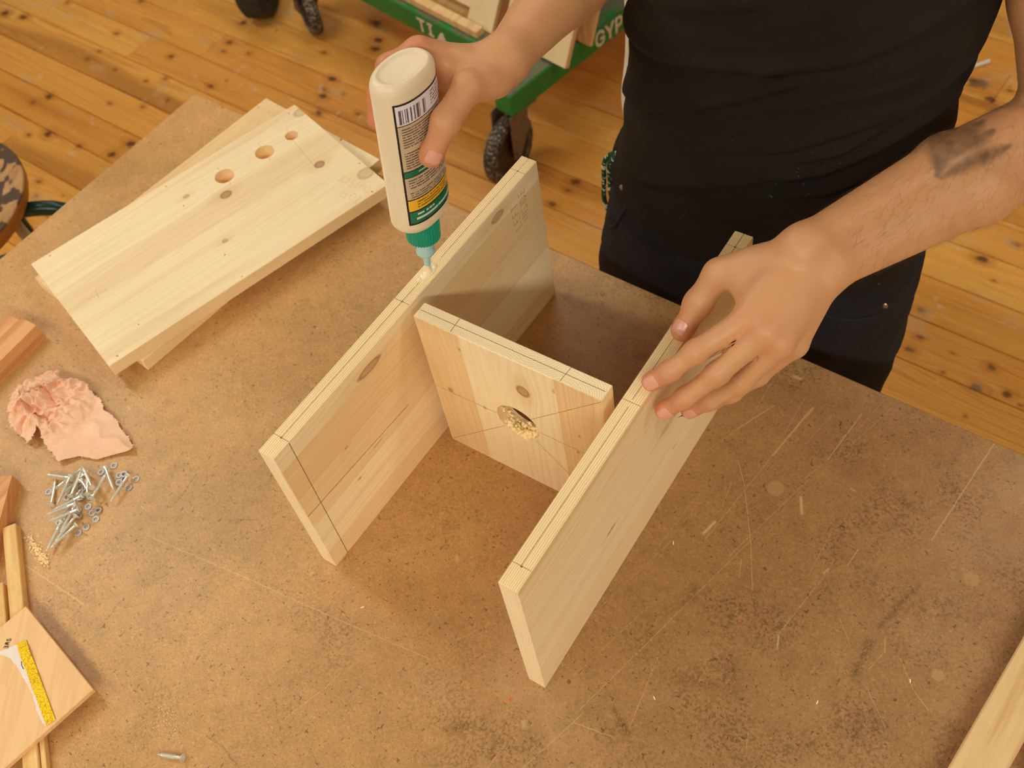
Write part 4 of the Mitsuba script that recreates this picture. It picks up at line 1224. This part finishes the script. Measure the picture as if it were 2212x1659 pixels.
# fingers
FING = {'i': ('im ip id it', (.0108, .0089, .0080, .0073)), 'm': ('mm mp md mt', (.0110, .0090, .0080, .0073)), 'r': ('rm rp rd rt', (.0104, .0085, .0075, .0068)), 'l': ('lm lp ld lt', (.0094, .0075, .0066, .0060)), 't': ('tm ti tt', (.0124, .0114, .0090))}
FING2 = {k.upper(): (v[0].title(), v[1]) for k, v in FING.items()}
for tab in (FING, FING2):
    for fk, (names, rad) in tab.items():
        grp = FLD.group(.004, .006)
        nm = names.split()
        for p_, q_, ra, rb in zip(nm[:-1], nm[1:], rad[:-1], rad[1:]):
            grp.append((J[p_], J[q_], ra, rb))
            grp.append((J[q_] - unit(J[q_] - J[p_]) * .002, J[q_] + unit(J[q_] - J[p_]) * .002, rb * 1.045, rb * 1.03))
body = surface(FLD, V(-.19, .19, .08), V(.55, .78, .90), .0021)
bv = np.array(body.vertices)
# skin colour per vertex: redder finger ends and knuckles, paler palm side, a tattoo on the left forearm
skin0, red, pale = np.array(srgb(204, 148, 104)), np.array(srgb(206, 114, 84)), np.array(srgb(216, 166, 120))
col = np.repeat(skin0[None], len(bv), 0)
mott = meshkit.fbm(bv * 46, 3, 5)[:, None]
col = col * (1 - .10 * (mott - .5)) + (pale - skin0) * np.clip(mott * 2 - 1, 0, 1) * .5


def tint(c, r, amt, target=red):
    global col
    d = np.linalg.norm(bv - c, axis=1)
    w = (amt * np.exp(-(d / r) ** 2))[:, None]
    col = col * (1 - w) + target * w


for nm, r, a in (('it', .014, .75), ('mt', .014, .75), ('rt', .014, .75), ('lt', .014, .7), ('tt', .015, .6), ('id', .010, .30), ('md', .010, .25), ('ip', .010, .28), ('mp', .010, .28), ('rp', .010, .25), ('im', .013, .32), ('mm', .013, .35), ('rm', .012, .35), ('ti', .011, .25),
                 ('Tt', .014, .75), ('Ti', .014, .35), ('Im', .020, .55), ('Ip', .02, .6), ('Id', .02, .6), ('It', .02, .7), ('Tm', .015, .2)):
    tint(J[nm], r, a)
# creases over the finger joints
for pj, kn, nx in (('im', 'ip', 'id'), ('ip', 'id', 'it'), ('mm', 'mp', 'md'), ('mp', 'md', 'mt'), ('rm', 'rp', 'rd'), ('rp', 'rd', 'rt'), ('tm', 'ti', 'tt')):
    ax = unit(J[nx] - J[pj])
    rel = bv - J[kn]
    s = rel @ ax
    near = np.exp(-(np.linalg.norm(rel, axis=1) / .011) ** 4)
    w = (.22 * near * (.5 + .5 * np.cos(s / .0019 * 2 * PI + 3 * meshkit.noise(bv * 300, 3))) * np.exp(-(s / .0055) ** 2))[:, None]
    col = col * (1 - w) + np.array(srgb(176, 106, 72)) * w
# tattoo: a fan of leaves near the left elbow
fx, fo = fd, (J['wr'] + J['wu']) / 2
fy = unit(upv - fx * (upv @ fx))
fz = np.cross(fx, fy)
rel = bv - fo
u_, v_, w_ = rel @ fx, rel @ fy, rel @ fz
ang_ = np.arctan2(w_, v_)
TATT = [(0.125, 0.8, 0.188, 0.7), (0.133, 0.7, 0.172, 0.07), (0.139, 0.65, 0.192, 0.35), (0.129, 0.75, 0.155, -0.03), (0.123, 0.9, 0.15, 0.45), (0.121, 1.05, 0.195, 1.2), (0.118, 0.95, 0.14, 0.2)]
TSIGN = 1.0
tt_ = np.zeros(len(bv))
for u0, a0, u1, a1 in TATT:
    du, da = (u1 - u0), (a1 - a0) * .032
    q = np.clip(((u_ - u0) * du + (ang_ * TSIGN - a0) * .032 * da) / (du * du + da * da), 0, 1)
    dist = np.hypot(u_ - u0 - q * du, (ang_ * TSIGN - a0) * .032 - q * da)
    wd = .0075 * np.sin(np.clip(q, .06, .97) * PI) ** .7 + .001
    tt_ = np.maximum(tt_, np.clip(1.25 - dist / wd, 0, 1))
tt_ *= (.55 + .6 * meshkit.fbm(bv * 150, 2, 8)) * (np.abs(ang_ * TSIGN - .65) < 1.3) * (u_ > .06)
w = np.clip(tt_ * .75, 0, .8)[:, None]
col = col * (1 - w) + np.array(srgb(74, 62, 52)) * w
man = thing('person', 'man in black T-shirt and jeans pouring glue, other hand steadying the right board', 'person')
part(man, 'body', body, 'skin', smooth=True, color=np.clip(col, 0, 1))


# finger nails
def nail(tip, prev, r, nrm, ln, wd, fwd):
    a = unit(J[tip] - J[prev])
    n_ = unit(np.asarray(nrm) - a * np.dot(nrm, a))
    s_ = np.cross(n_, a)
    U, Wn = 9, 11
    rows = []
    for sh in (0.0, -.0007):
        for i in range(U):
            t = i / (U - 1)
            lng = fwd - ln + ln * t
            half = wd / 2 / r * (1 - .10 * (1 - t)) * (1 - .35 * max(0, abs(t - .5) * 2 - .72) / .28)
            for j in range(Wn):
                th = (j / (Wn - 1) * 2 - 1) * half
                rr = r * 1.035 + .0007 + max(0, -lng) * .06 + sh + .0003 * math.sin(t * PI)
                drop = .0020 * max(0, (lng - .0010) / .006) ** 2
                rows.append(J[tip] + a * lng + (n_ * math.cos(th) + s_ * math.sin(th)) * (rr - drop))
    idx = np.arange(2 * U * Wn).reshape(2, U, Wn)
    q = []
    for lay, fl in ((0, 1), (1, -1)):
        I = idx[lay]
        Q = np.stack([I[:-1, :-1], I[:-1, 1:], I[1:, 1:], I[1:, :-1]], -1).reshape(-1, 4)
        q.append(Q[:, ::fl])
    rim = lambda A, B_: np.stack([A[:-1], B_[:-1], B_[1:], A[1:]], -1)
    q += [rim(idx[0, 0], idx[1, 0]), rim(idx[1, -1], idx[0, -1]), rim(idx[1, :, 0], idx[0, :, 0]), rim(idx[0, :, -1], idx[1, :, -1])]
    q = np.vstack(q)
    return trimesh.Trimesh(np.array(rows), np.vstack([q[:, [0, 1, 2]], q[:, [0, 2, 3]]]), process=False)


NAILS = [('it', 'id', .0074, (.35, -.60, .72), .0122, .0112, .0056), ('mt', 'md', .0074, (.60, -.60, .53), .0125, .0115, .0058), ('rt', 'rd', .0069, (.64, -.62, .45), .0112, .0102, .0052), ('tt', 'ti', .0090, (-.10, -.62, .68), .0125, .0118, .0062), ('Tt', 'Ti', .0090, (.72, -.66, .2), .0125, .0125, .0065), ('lt', 'ld', .0061, (.6, -.6, .5), .009, .0085, .0045)]
for a_, p_, r_, n_, l_, w_n, f_ in NAILS:
    part(man, 'fingernail', nail(a_, p_, r_, n_, l_, w_n, f_), 'nail', smooth=40)

# fine hair on the left forearm
hg = np.random.default_rng(12)
fn = np.array(body.vertex_normals)
cand = np.where((u_ > .025) & (u_ < .25) & (np.hypot(v_, w_) < .07) & (bv[:, 0] > .25))[0]
sel = hg.choice(cand, 2300, replace=False)
hv, hf = [], []
for i in sel:
    n_, p0 = fn[i], bv[i] - fn[i] * .0004
    d = -fd * hg.uniform(.5, 1.0) + np.array([0, 0, -.55]) + hg.normal(0, .25, 3)
    d = unit(d - n_ * (d @ n_))
    L = hg.uniform(.007, .014)
    s_ = np.cross(n_, d)
    k0 = len(hv)
    for t in (0, .4, .75, 1):
        c = p0 + d * L * t + n_ * (.0020 * math.sin(t * 2.0))
        wd = .00005 * (1 - .7 * t)
        hv += [c - s_ * wd, c + s_ * wd, c + n_ * wd]
    for t in range(3):
        a = k0 + 3 * t
        for x, y in ((0, 1), (1, 2), (2, 0)):
            hf += [[a + x, a + y, a + 3 + y], [a + x, a + 3 + y, a + 3 + x]]
part(man, 'arm_hair', trimesh.Trimesh(np.array(hv), np.array(hf), process=False), 'arm_hair', stuff=True)

# clothes: lofted sections (z, centre x, centre y, half width, half depth)
SEC = [(-.30, .1393, .6050, .2014, .1050), (-.20, .1411, .6030, .1978, .1102), (-.15, .1411, .6020, .1955, .1128), (-.10, .1414, .6010, .1941, .1154), (-.05, .1485, .6000, .1878, .1180), (0.00, .1539, .5973, .1823, .1160), (.05, .1580, .5947, .1769, .1140),
       (.10, .1668, .5920, .1707, .1120), (.15, .1717, .5902, .1655, .1128), (.20, .1741, .5885, .1624, .1135), (.25, .1746, .5867, .1560, .1143), (.30, .1810, .5850, .1549, .1150), (.35, .1900, .5817, .1530, .1183), (.40, .1860, .5800, .1530, .1200), (.45, .1780, .5850, .158, .1220), (.50, .172, .598, .165, .118), (.54, .168, .605, .160, .105), (.575, .167, .606, .120, .085), (.60, .166, .604, .072, .066)]
SEC = np.array(SEC)


def section(z, grow=0.0, n=220):
    cx, cy, a, b_ = [np.interp(z, SEC[:, 0], SEC[:, k]) for k in (1, 2, 3, 4)]
    t = np.arange(n) * 2 * PI / n
    c, s = np.cos(t), np.sin(t)
    return np.stack([cx + (a + grow) * np.sign(c) * np.abs(c) ** .85, cy + (b_ + grow) * np.sign(s) * np.abs(s) ** .85, np.full(n, z)], 1)


def cloth(zs, grow, fold, seed, hem=None, n=220):
    R = [section(z, grow, n) for z in zs]
    m = np.array(R)
    cen = m.mean(1, keepdims=True)
    out = m - cen
    out /= np.linalg.norm(out, axis=2, keepdims=True)
    m = m + out * fold(m)[..., None]
    if hem is not None:
        m[..., 2] += hem(m)
    k = len(zs)
    idx = np.arange(k * n).reshape(k, n)
    nx = np.roll(idx, -1, 1)
    q = np.stack([idx[:-1], nx[:-1], nx[1:], idx[1:]], -1).reshape(-1, 4)
    return trimesh.Trimesh(m.reshape(-1, 3), np.vstack([q[:, [0, 1, 2]], q[:, [0, 2, 3]]]), process=False)


CREASE = [([(.02, .282), (.067, .288), (.133, .306), (.215, .335)], .0075, .011), ([(.03, .205), (.059, .215), (.123, .250), (.179, .287), (.229, .322)], .0060, .010), ([(.124, .201), (.227, .244), (.306, .296)], .0045, .009), ([(.240, .235), (.271, .251), (.318, .296), (.358, .345)], .0065, .009), ([(.22, .208), (.252, .220), (.329, .275), (.362, .328)], .0065, .008), ([(.20, .330), (.277, .357), (.328, .387), (.372, .422)], .0055, .010), ([(.06, .115), (.184, .184), (.251, .226)], .004, .009), ([(.20, .175), (.262, .200), (.335, .250)], .0055, .008), ([(.05, .345), (.12, .36), (.20, .395)], .004, .012)]


def shirt_fold(m):
    x, y, z = m[..., 0], m[..., 1], m[..., 2]
    # drapes that run slantwise across the front, and soft rolls above the hem
    s = z - .40 * (x - .17) + .05 * meshkit.fbm(m * 7, 2, 4)
    f = 1 - np.abs(2 * meshkit.fbm(np.stack([s * 22, x * 3, y * 3], -1), 2, 6) - 1) * 2
    g = 1 - np.abs(2 * meshkit.fbm(np.stack([s * 46 + 5, x * 5, y * 5], -1), 2, 16) - 1) * 2
    amp = np.interp(z, [.0, .1, .2, .35, .5], [.006, .010, .010, .009, .004])
    right = np.clip((x - .10) / .2, 0, 1)
    roll = .005 * np.exp(-((z - .175 - .10 * (x - .17)) / .012) ** 2) - .006 * np.exp(-((z - .148 - .10 * (x - .17)) / .010) ** 2)
    front = np.clip((.60 - y) / .05, 0, 1)
    cr = 0
    for pts, a_, w_ in CREASE:
        P = np.array(sorted(pts))
        z0 = np.interp(x, P[:, 0], P[:, 1])
        inside = np.clip((x - P[0, 0] + .012) / .02, 0, 1) * np.clip((P[-1, 0] + .012 - x) / .02, 0, 1)
        e1 = (z - z0) / w_
        cr = cr + inside * a_ * (np.exp(-(e1 - .9) ** 2) - 1.1 * np.exp(-(e1 * 1.5 + .5) ** 2))
    return cr * front + amp * (.35 * f + .3 * g * (.35 + .65 * right)) + 0 * roll * np.clip((.585 - y) / .05, 0, 1) - .003


zs = np.concatenate([np.arange(.045, .50, .0030), np.arange(.50, .60, .006)])
shirt = cloth(zs, .003, shirt_fold, 3, hem=lambda m: np.clip((.10 - m[..., 2]) / .09, 0, 1) * (.075 * np.clip((.09 - m[..., 0]) / .10, 0, 1) * np.clip((m[..., 1] - .46) / .14, 0, 1)))
slv = []
for sh, el in (('sl', 'el'), ('Sr', 'El')):
    a_, d_ = J[sh], unit(J[el] - J[sh])
    pts = [a_ - d_ * .03, a_, a_ + d_ * .04, a_ + d_ * .075]
    slv.append(tube(smooth_path(pts, 12), np.linspace(.068, .064, 12), 36))
part(man, 'shirt', cat([shirt] + slv), 'shirt_cloth', smooth=60, label='black short-sleeved T-shirt with slanting folds')


def jean_fold(m):
    f = 1 - np.abs(2 * meshkit.fbm(m * np.array([16, 16, 22]), 3, 9) - 1) * 2
    return .003 * f - .004 * np.clip((m[..., 2] - .02) / .06, 0, 1)


hips = cloth(np.arange(-.135, .105, .006), .001, jean_fold, 2)
legs = []
for s_, hx, kx, ax_ in ((1, .235, .245, .250), (-1, .055, .045, .040)):
    pts = smooth_path([V(hx, .602, -.06), V(hx + .002, .603, -.20), V(kx, .600, -.45), V(ax_, .612, -.70), V(ax_, .625, -.868)], 60)
    rad = np.interp(np.linspace(0, 1, 60), [0, .15, .45, .8, 1], [.100, .099, .078, .070, .078])
    lm_ = tube(pts, rad, 64)
    lm_.vertices += lm_.vertex_normals * ((meshkit.fbm(lm_.vertices * np.array([14, 14, 26]), 3, 5) - .5) * .012)[:, None]
    legs.append(lm_)
part(man, 'jeans', cat([hips] + legs), 'denim', smooth=60, label='black jeans')


def on_hip(x, z, grow=.0035, front=True):
    cx, cy, a, b_ = [np.interp(z, SEC[:, 0], SEC[:, k]) for k in (1, 2, 3, 4)]
    c = np.clip((x - cx) / (a + grow), -1, 1)
    t = np.abs(c) ** (1 / .85)
    s = math.sqrt(max(0, 1 - t * t)) ** .85
    return V(x, cy - (b_ + grow) * s, z)


for pts in ([(.035, .062), (.020, .030), (.006, .004), (-.012, -.012)], [(.235, .060), (.262, .026), (.300, .004), (.325, .000)]):
    part(man, 'pocket_seam', tube(smooth_path([on_hip(x, z) for x, z in pts], 24), .0022, 6), 'denim_seam', smooth=True)
for x, z in ((.0250, .078), (.326, .012)):
    rv = lathe([(.0001, .0022), (.0025, .0020), (.0042, .0006), (.0044, 0)], 18)
    o = on_hip(x, z, .003)
    part(man, 'rivet', moved(rv, frame(o, [1, 0, 0], None, unit(o - V(.16, .60, z)))), 'rivet', smooth=40)
for ax_ in (.250, .040):
    sh_ = trimesh.creation.icosphere(3, 1.0)
    sh_.vertices = sh_.vertices * [.046, .135, .055] + [ax_, .575, ZF + .025]
    sh_.vertices[:, 2] = np.maximum(sh_.vertices[:, 2], ZF + .0005)
    part(man, 'shoe', sh_, 'shoe', smooth=True)
hm = trimesh.creation.icosphere(4, 1.0)
hm.vertices = hm.vertices * [.096, .104, .088] * (1 + .05 * (meshkit.fbm(hm.vertices * 5, 3, 2) - .5))[:, None] + (hd + V(0, .030, .040))
part(man, 'hair', hm, 'hair_brown', smooth=True)
# green cord hanging from his right front pocket: a lanyard of its own
kl = thing('lanyard', 'green and white cord lanyard hanging at the right hip of the man', 'lanyard')
lp = [[(.004, .556, .082), (-.010, .545, .086), (-.020, .545, .070), (-.0235, .547, .045), (-.0275, .550, .018), (-.029, .552, -.003), (-.0255, .553, -.018), (-.0225, .553, -.026)],
      [(.006, .555, .080), (-.006, .543, .085), (-.0135, .545, .070), (-.0165, .548, .040), (-.0180, .550, .016), (-.0170, .552, -.004), (-.0195, .553, -.020), (-.0215, .553, -.028)],
      [(.004, .552, .076), (-.004, .541, .084), (-.010, .541, .076), (-.013, .545, .064)],
      [(.006, .549, .066), (.000, .541, .078), (-.004, .542, .070), (-.003, .547, .060)]]
for pl_ in lp:
    part(kl, 'cord', tube(smooth_path(pl_, 40), .0028, 10), 'cord', smooth=True)
# ------------------------------------------------------------------ behind the bench: trolley, stool, wheel, odds and ends
cp = math.radians(-10)
CE1, CE2 = V(math.cos(cp), math.sin(cp), 0), V(-math.sin(cp), math.cos(cp), 0)
CO = V(-.756, 1.257, 0)                          # lower outer near corner of the long beam


def cpt(a, b_, z):
    return CO + CE1 * a + CE2 * b_ + V(0, 0, z)


MCt = frame(CO, CE1, CE2)
BZ0, BZ1 = -.702, -.642
tr = thing('trolley', 'green wooden trolley on casters with GYP lettering, carrying pale boards', 'trolley')
part(tr, 'beam', moved(cbox(-.056, 0, 0, 1.0, BZ0, BZ1, .0035), MCt), 'green_paint', label='green beam with white letters GYP')
part(tr, 'beam', moved(cbox(-.900, -.056, .090, .135, BZ0, BZ1, .0035), MCt), 'green_paint', label='green cross beam with worn white letters')
part(tr, 'beam', moved(cbox(-.946, -.900, 0, 1.0, BZ0, BZ1, .0035), MCt), 'green_paint')
part(tr, 'beam', moved(cbox(-.900, -.056, .800, .845, BZ0, BZ1, .0035), MCt), 'green_paint')
part(tr, 'deck', moved(cbox(-.900, -.056, .137, .798, BZ1 - .030, BZ1 - .014, .001), MCt), 'plywood')
tx = meshkit.text_mesh('GYP', .040, .0012, bold=True)
tx.apply_scale([.90, 1, 1])
MT = frame(cpt(.0002, .285, BZ0 + .010), CE2, [0, 0, 1])
part(tr, 'lettering', moved(tx, MT), 'white_print', label='white letters GYP')
tx2 = meshkit.text_mesh('PROC', .040, .0012, bold=True)
tx2.apply_scale([.90, 1, 1])
part(tr, 'lettering', moved(tx2, frame(cpt(.0002, .388, BZ0 + .010), CE2, [0, 0, 1])), 'white_print')
wl = []
for ch_, o_, ww in (('T', -.418, .020), ('I', -.380, .012)):
    q = meshkit.text_mesh(ch_, .036, .0010, bold=True)
    wl.append(moved(q, frame(cpt(o_, .0898, BZ0 + .012), CE1, [0, 0, 1])))
tri = trimesh.creation.extrude_polygon(__import__('shapely').geometry.Polygon([(0, 0), (.050, -.002), (.034, .014), (.030, .033), (.021, .030), (.012, .018)]), .001)
wl.append(moved(tri, frame(cpt(-.350, .0898, BZ0 + .008), CE1, [0, 0, 1])))
for w_ in wl:
    part(tr, 'lettering', w_, 'white_print', label='worn remains of a white letter')


def caster(c, nrm, top, pc, R=.088):
    """two forked plates, wheel with tyre, axle; c = ground contact"""
    o = V(c[0], c[1], ZF + R)
    nz = unit(V(nrm[0], nrm[1], 0))
    M = frame(o, nz, [0, 0, 1])                  # x = axle, y = up
    ax = frame(o, np.cross([0, 0, 1], nz), None, nz)
    cs = part(tr, 'caster', moved(cbox(-.026, .026, -.038, .038, top - .006, top - .0005, .001), frame(V(pc[0], pc[1], 0), CE1, None, [0, 0, 1])), 'zinc_fork', label='swivel caster')
    k = f'{cs}__tyre'
    prof = [(R * .70, -.014), (R * .93, -.017), (R * .985, -.012), (R, 0), (R * .985, .012), (R * .93, .017), (R * .70, .014)]
    scene[k] = mikit.ply(moved(lathe(prof, 48), ax), 'mat_tyre', 40)
    labels[k] = {'label': 'worn speckled tyre'}
    disc = [(.0001, -.016), (.016, -.016), (.016, -.009), (R * .62, -.007), (R * .66, -.015), (R * .74, -.015), (R * .74, .015), (R * .66, .015), (R * .62, .007), (.016, .009), (.016, .016), (.0001, .016)]
    scene[f'{cs}__hub'] = mikit.ply(moved(lathe(disc, 40), ax), 'mat_wheel_side', 40)
    for i, s_ in enumerate((-1, 1)):
        P = __import__('shapely').geometry.Polygon([(-.006, top - o[2] - .005), (.056, top - o[2] - .005), (.050, .040), (.014, -.010), (0, -.016), (-.012, -.010), (-.012, .020)]).buffer(.004)
        pl_ = trimesh.creation.extrude_polygon(P, .003)
        pl_.apply_translation([0, 0, -.0015 + s_ * .027])
        tang = unit(np.cross([0, 0, 1.0], nz))
        Mx = np.eye(4)
        Mx[:3, 0], Mx[:3, 1], Mx[:3, 2], Mx[:3, 3] = -tang * -1, [0, 0, 1], np.cross(tang, [0, 0, 1]), o
        scene[f'{cs}__fork' + ('' if i == 0 else f'_{i:03d}')] = mikit.ply(moved(pl_, Mx), 'mat_zinc_fork')
    scene[f'{cs}__axle'] = mikit.ply(moved(lathe([(.0001, -.034), (.008, -.034), (.008, -.028), (.005, -.027), (.005, .027), (.008, .028), (.008, .034), (.0001, .034)], 16), ax), 'mat_zinc_fork', 30)


caster((-.788, 1.262), (.995, .02), BZ0, cpt(-.028, .045, 0))
for a_, b_ in ((-.03, .93), (-.92, .08), (-.92, .93)):
    q = cpt(a_, b_, 0)
    caster((q[0], q[1]), (.5, .85), BZ0, cpt(a_, b_ + .02, 0))


# boards on the trolley, leaning back
def leaning(name, label, o, width, height, thick, mat, lean=26, ang=cp):
    e1 = V(math.cos(ang), math.sin(ang), 0)
    e2 = V(-math.sin(ang), math.cos(ang), 0)
    up = e2 * math.sin(math.radians(lean)) + V(0, 0, 1) * math.cos(math.radians(lean))
    M = frame(V(*o), e1, up)
    k = thing(name, label, 'board')
    part(k, 'panel', moved(cbox(-width, 0, 0, height, -thick, 0, .0008), M), mat)
    part(k, 'edge_band', moved(cbox(.0000, .0006, .001, height - .001, -thick + .0005, -.0005), M), 'board_edge', label='cut edge')


leaning('white_board', 'cream board leaning on the trolley, its lower corner under the bare forearm', (-.690, 1.388, -.6345), .20, .42, .014, 'cream_board')
leaning('white_board', 'plywood board leaning behind the cream one at the GYP beam', (-.682, 1.482, -.6370), .20, .40, .010, 'plywood', 24)
P1 = cpt(-.205, .146, -.648)
k = thing('white_board', 'large cream board on the trolley, a dark slot along its foot', 'board')
Pg = __import__('shapely').geometry.Polygon([(-.50, .034), (-.085, .034), (-.085, 0), (0, 0), (0, .45), (-.50, .45)])
pb = trimesh.creation.extrude_polygon(Pg, .012)
pb.apply_translation([0, 0, -.012])
upv_ = CE2 * math.sin(math.radians(30)) + V(0, 0, 1) * math.cos(math.radians(30))
part(k, 'panel', moved(pb, frame(P1, CE1, upv_)), 'cream_board')
part(k, 'edge_band', moved(cbox(.0000, .0006, .001, .449, -.0115, -.0005), frame(P1, CE1, upv_)), 'board_edge', label='cut edge')
solo('timber_strip', 'yellowish timber strip lying along the green cross beam of the trolley', 'timber strip', moved(cbox(-.75, -.212, .106, .131, BZ1 + .0004, BZ1 + .019, .001), MCt), 'batten_wood')
bp = frame(V(-.700, 1.90, -.6415), unit(V(.10, .35, 0)), None, [0, 0, 1])
solo('timber_strip', 'orange-brown lath lying on the trolley, showing just under the bare forearm', 'timber strip', moved(cbox(-.30, .25, -.012, .012, 0, .012, .001), bp), 'stool_rim')

# the large wheel at the top edge
R_ = .105
wn = unit(V(.86, .50, 0))
wo = V(-1.845, 1.500, ZF + R_)
axm = frame(wo, np.cross([0, 0, 1], wn), None, wn)
kw = thing('black_wheel', 'black rubber wheel standing on the floor at the top edge', 'wheel')
part(kw, 'tyre', moved(lathe([(R_ * .55, -.030), (R_ * .86, -.040), (R_ * .97, -.030), (R_, 0), (R_ * .97, .030), (R_ * .86, .040), (R_ * .55, .030)], 48), axm), 'dark_rubber', smooth=40)
part(kw, 'hub', moved(lathe([(.0001, -.036), (.02, -.036), (.022, -.022), (R_ * .58, -.020), (R_ * .58, .020), (.022, .022), (.02, .036), (.0001, .036)], 40), axm), 'wheel_side', smooth=35)
part(kw, 'fork', moved(cbox(-.02, .02, -.004, .30, .046, .052, .002), frame(wo, np.cross([0, 0, 1], wn), [0, 0, 1])), 'zinc_fork')
part(kw, 'fork', moved(cbox(-.02, .02, -.004, .30, -.052, -.046, .002), frame(wo, np.cross([0, 0, 1], wn), [0, 0, 1])), 'zinc_fork')

# stool at the left edge
SC = V(-1.2156, .1982, 0)
ks = thing('stool', 'round stool with worn wooden seat and dark green legs at the left edge', 'stool')
part(ks, 'seat', moved(lathe([(.0001, -.285), (.170, -.285), (.182, -.281), (.1872, -.270), (.1887, -.258), (.1885, -.2535)], 72), np.array([[1, 0, 0, SC[0]], [0, 1, 0, SC[1]], [0, 0, 1, 0], [0, 0, 0, 1.0]])), 'stool_rim', smooth=50)
part(ks, 'seat_top', moved(lathe([(.1885, -.2535), (.1878, -.2512), (.1860, -.2500), (.0001, -.2500)], 72), np.array([[1, 0, 0, SC[0]], [0, 1, 0, SC[1]], [0, 0, 1, 0], [0, 0, 0, 1.0]])), 'stool_top', smooth=30, label='seat top with worn dark paint')
for i, aa in enumerate((43, 133, 223, 313)):
    d = V(math.cos(math.radians(aa)), math.sin(math.radians(aa)), 0)
    t_ = V(-d[1], d[0], 0)
    pts = [SC + d * .02 + V(0, 0, -.300), SC + d * .10 + V(0, 0, -.299), SC + d * .185 + V(0, 0, -.300), SC + d * .232 + V(0, 0, -.318), SC + d * .250 + V(0, 0, -.37), SC + d * .262 + V(0, 0, -.52), SC + d * .285 + V(0, 0, ZF + .012)]
    part(ks, 'leg', tube(smooth_path(pts, 50), .0135, 14), 'stool_green', smooth=True, label='dark green tubular leg')
rp = [SC + V(.255 * math.cos(a), .255 * math.sin(a), -.62) for a in np.linspace(0, 2 * PI, 49)]
part(ks, 'foot_ring', tube(np.array(rp), .009, 10, cap=False), 'stool_green', smooth=True)
for sgn_ in (-1, 1):
    pts = [SC + V(.07, .10 * sgn_, -.295), SC + V(.10, .10 * sgn_, -.42), SC + V(.15, .10 * sgn_, -.615)]
    part(ks, 'brace', tube(smooth_path(pts, 12), .010, 10), 'stool_grey', smooth=True, label='pale grey brace')

# pale pole behind the man's right side
pts = [V(-.126, .800, .55), V(-.130, .800, .20), V(-.1310, .800, .10), V(-.1325, .800, .02), V(-.139, .800, -.035), V(-.144, .800, -.075), V(-.138, .802, -.125), V(-.115, .806, -.20), V(-.105, .81, -.40), V(-.10, .82, ZF + .012)]
solo('pale_pole', 'off-white bent pole seen just behind the right side of the man', 'pole', tube(smooth_path(pts, 90), .0125, 14), 'white_plastic', smooth=True)
solo('white_rod', 'short thin white rod lying on the floor behind the left arm', 'rod', tube(np.array([[-.06, 1.978, ZF + .006], [.000, 2.056, ZF + .006], [.058, 2.131, ZF + .006]]), .0055, 10), 'white_plastic', smooth=True)
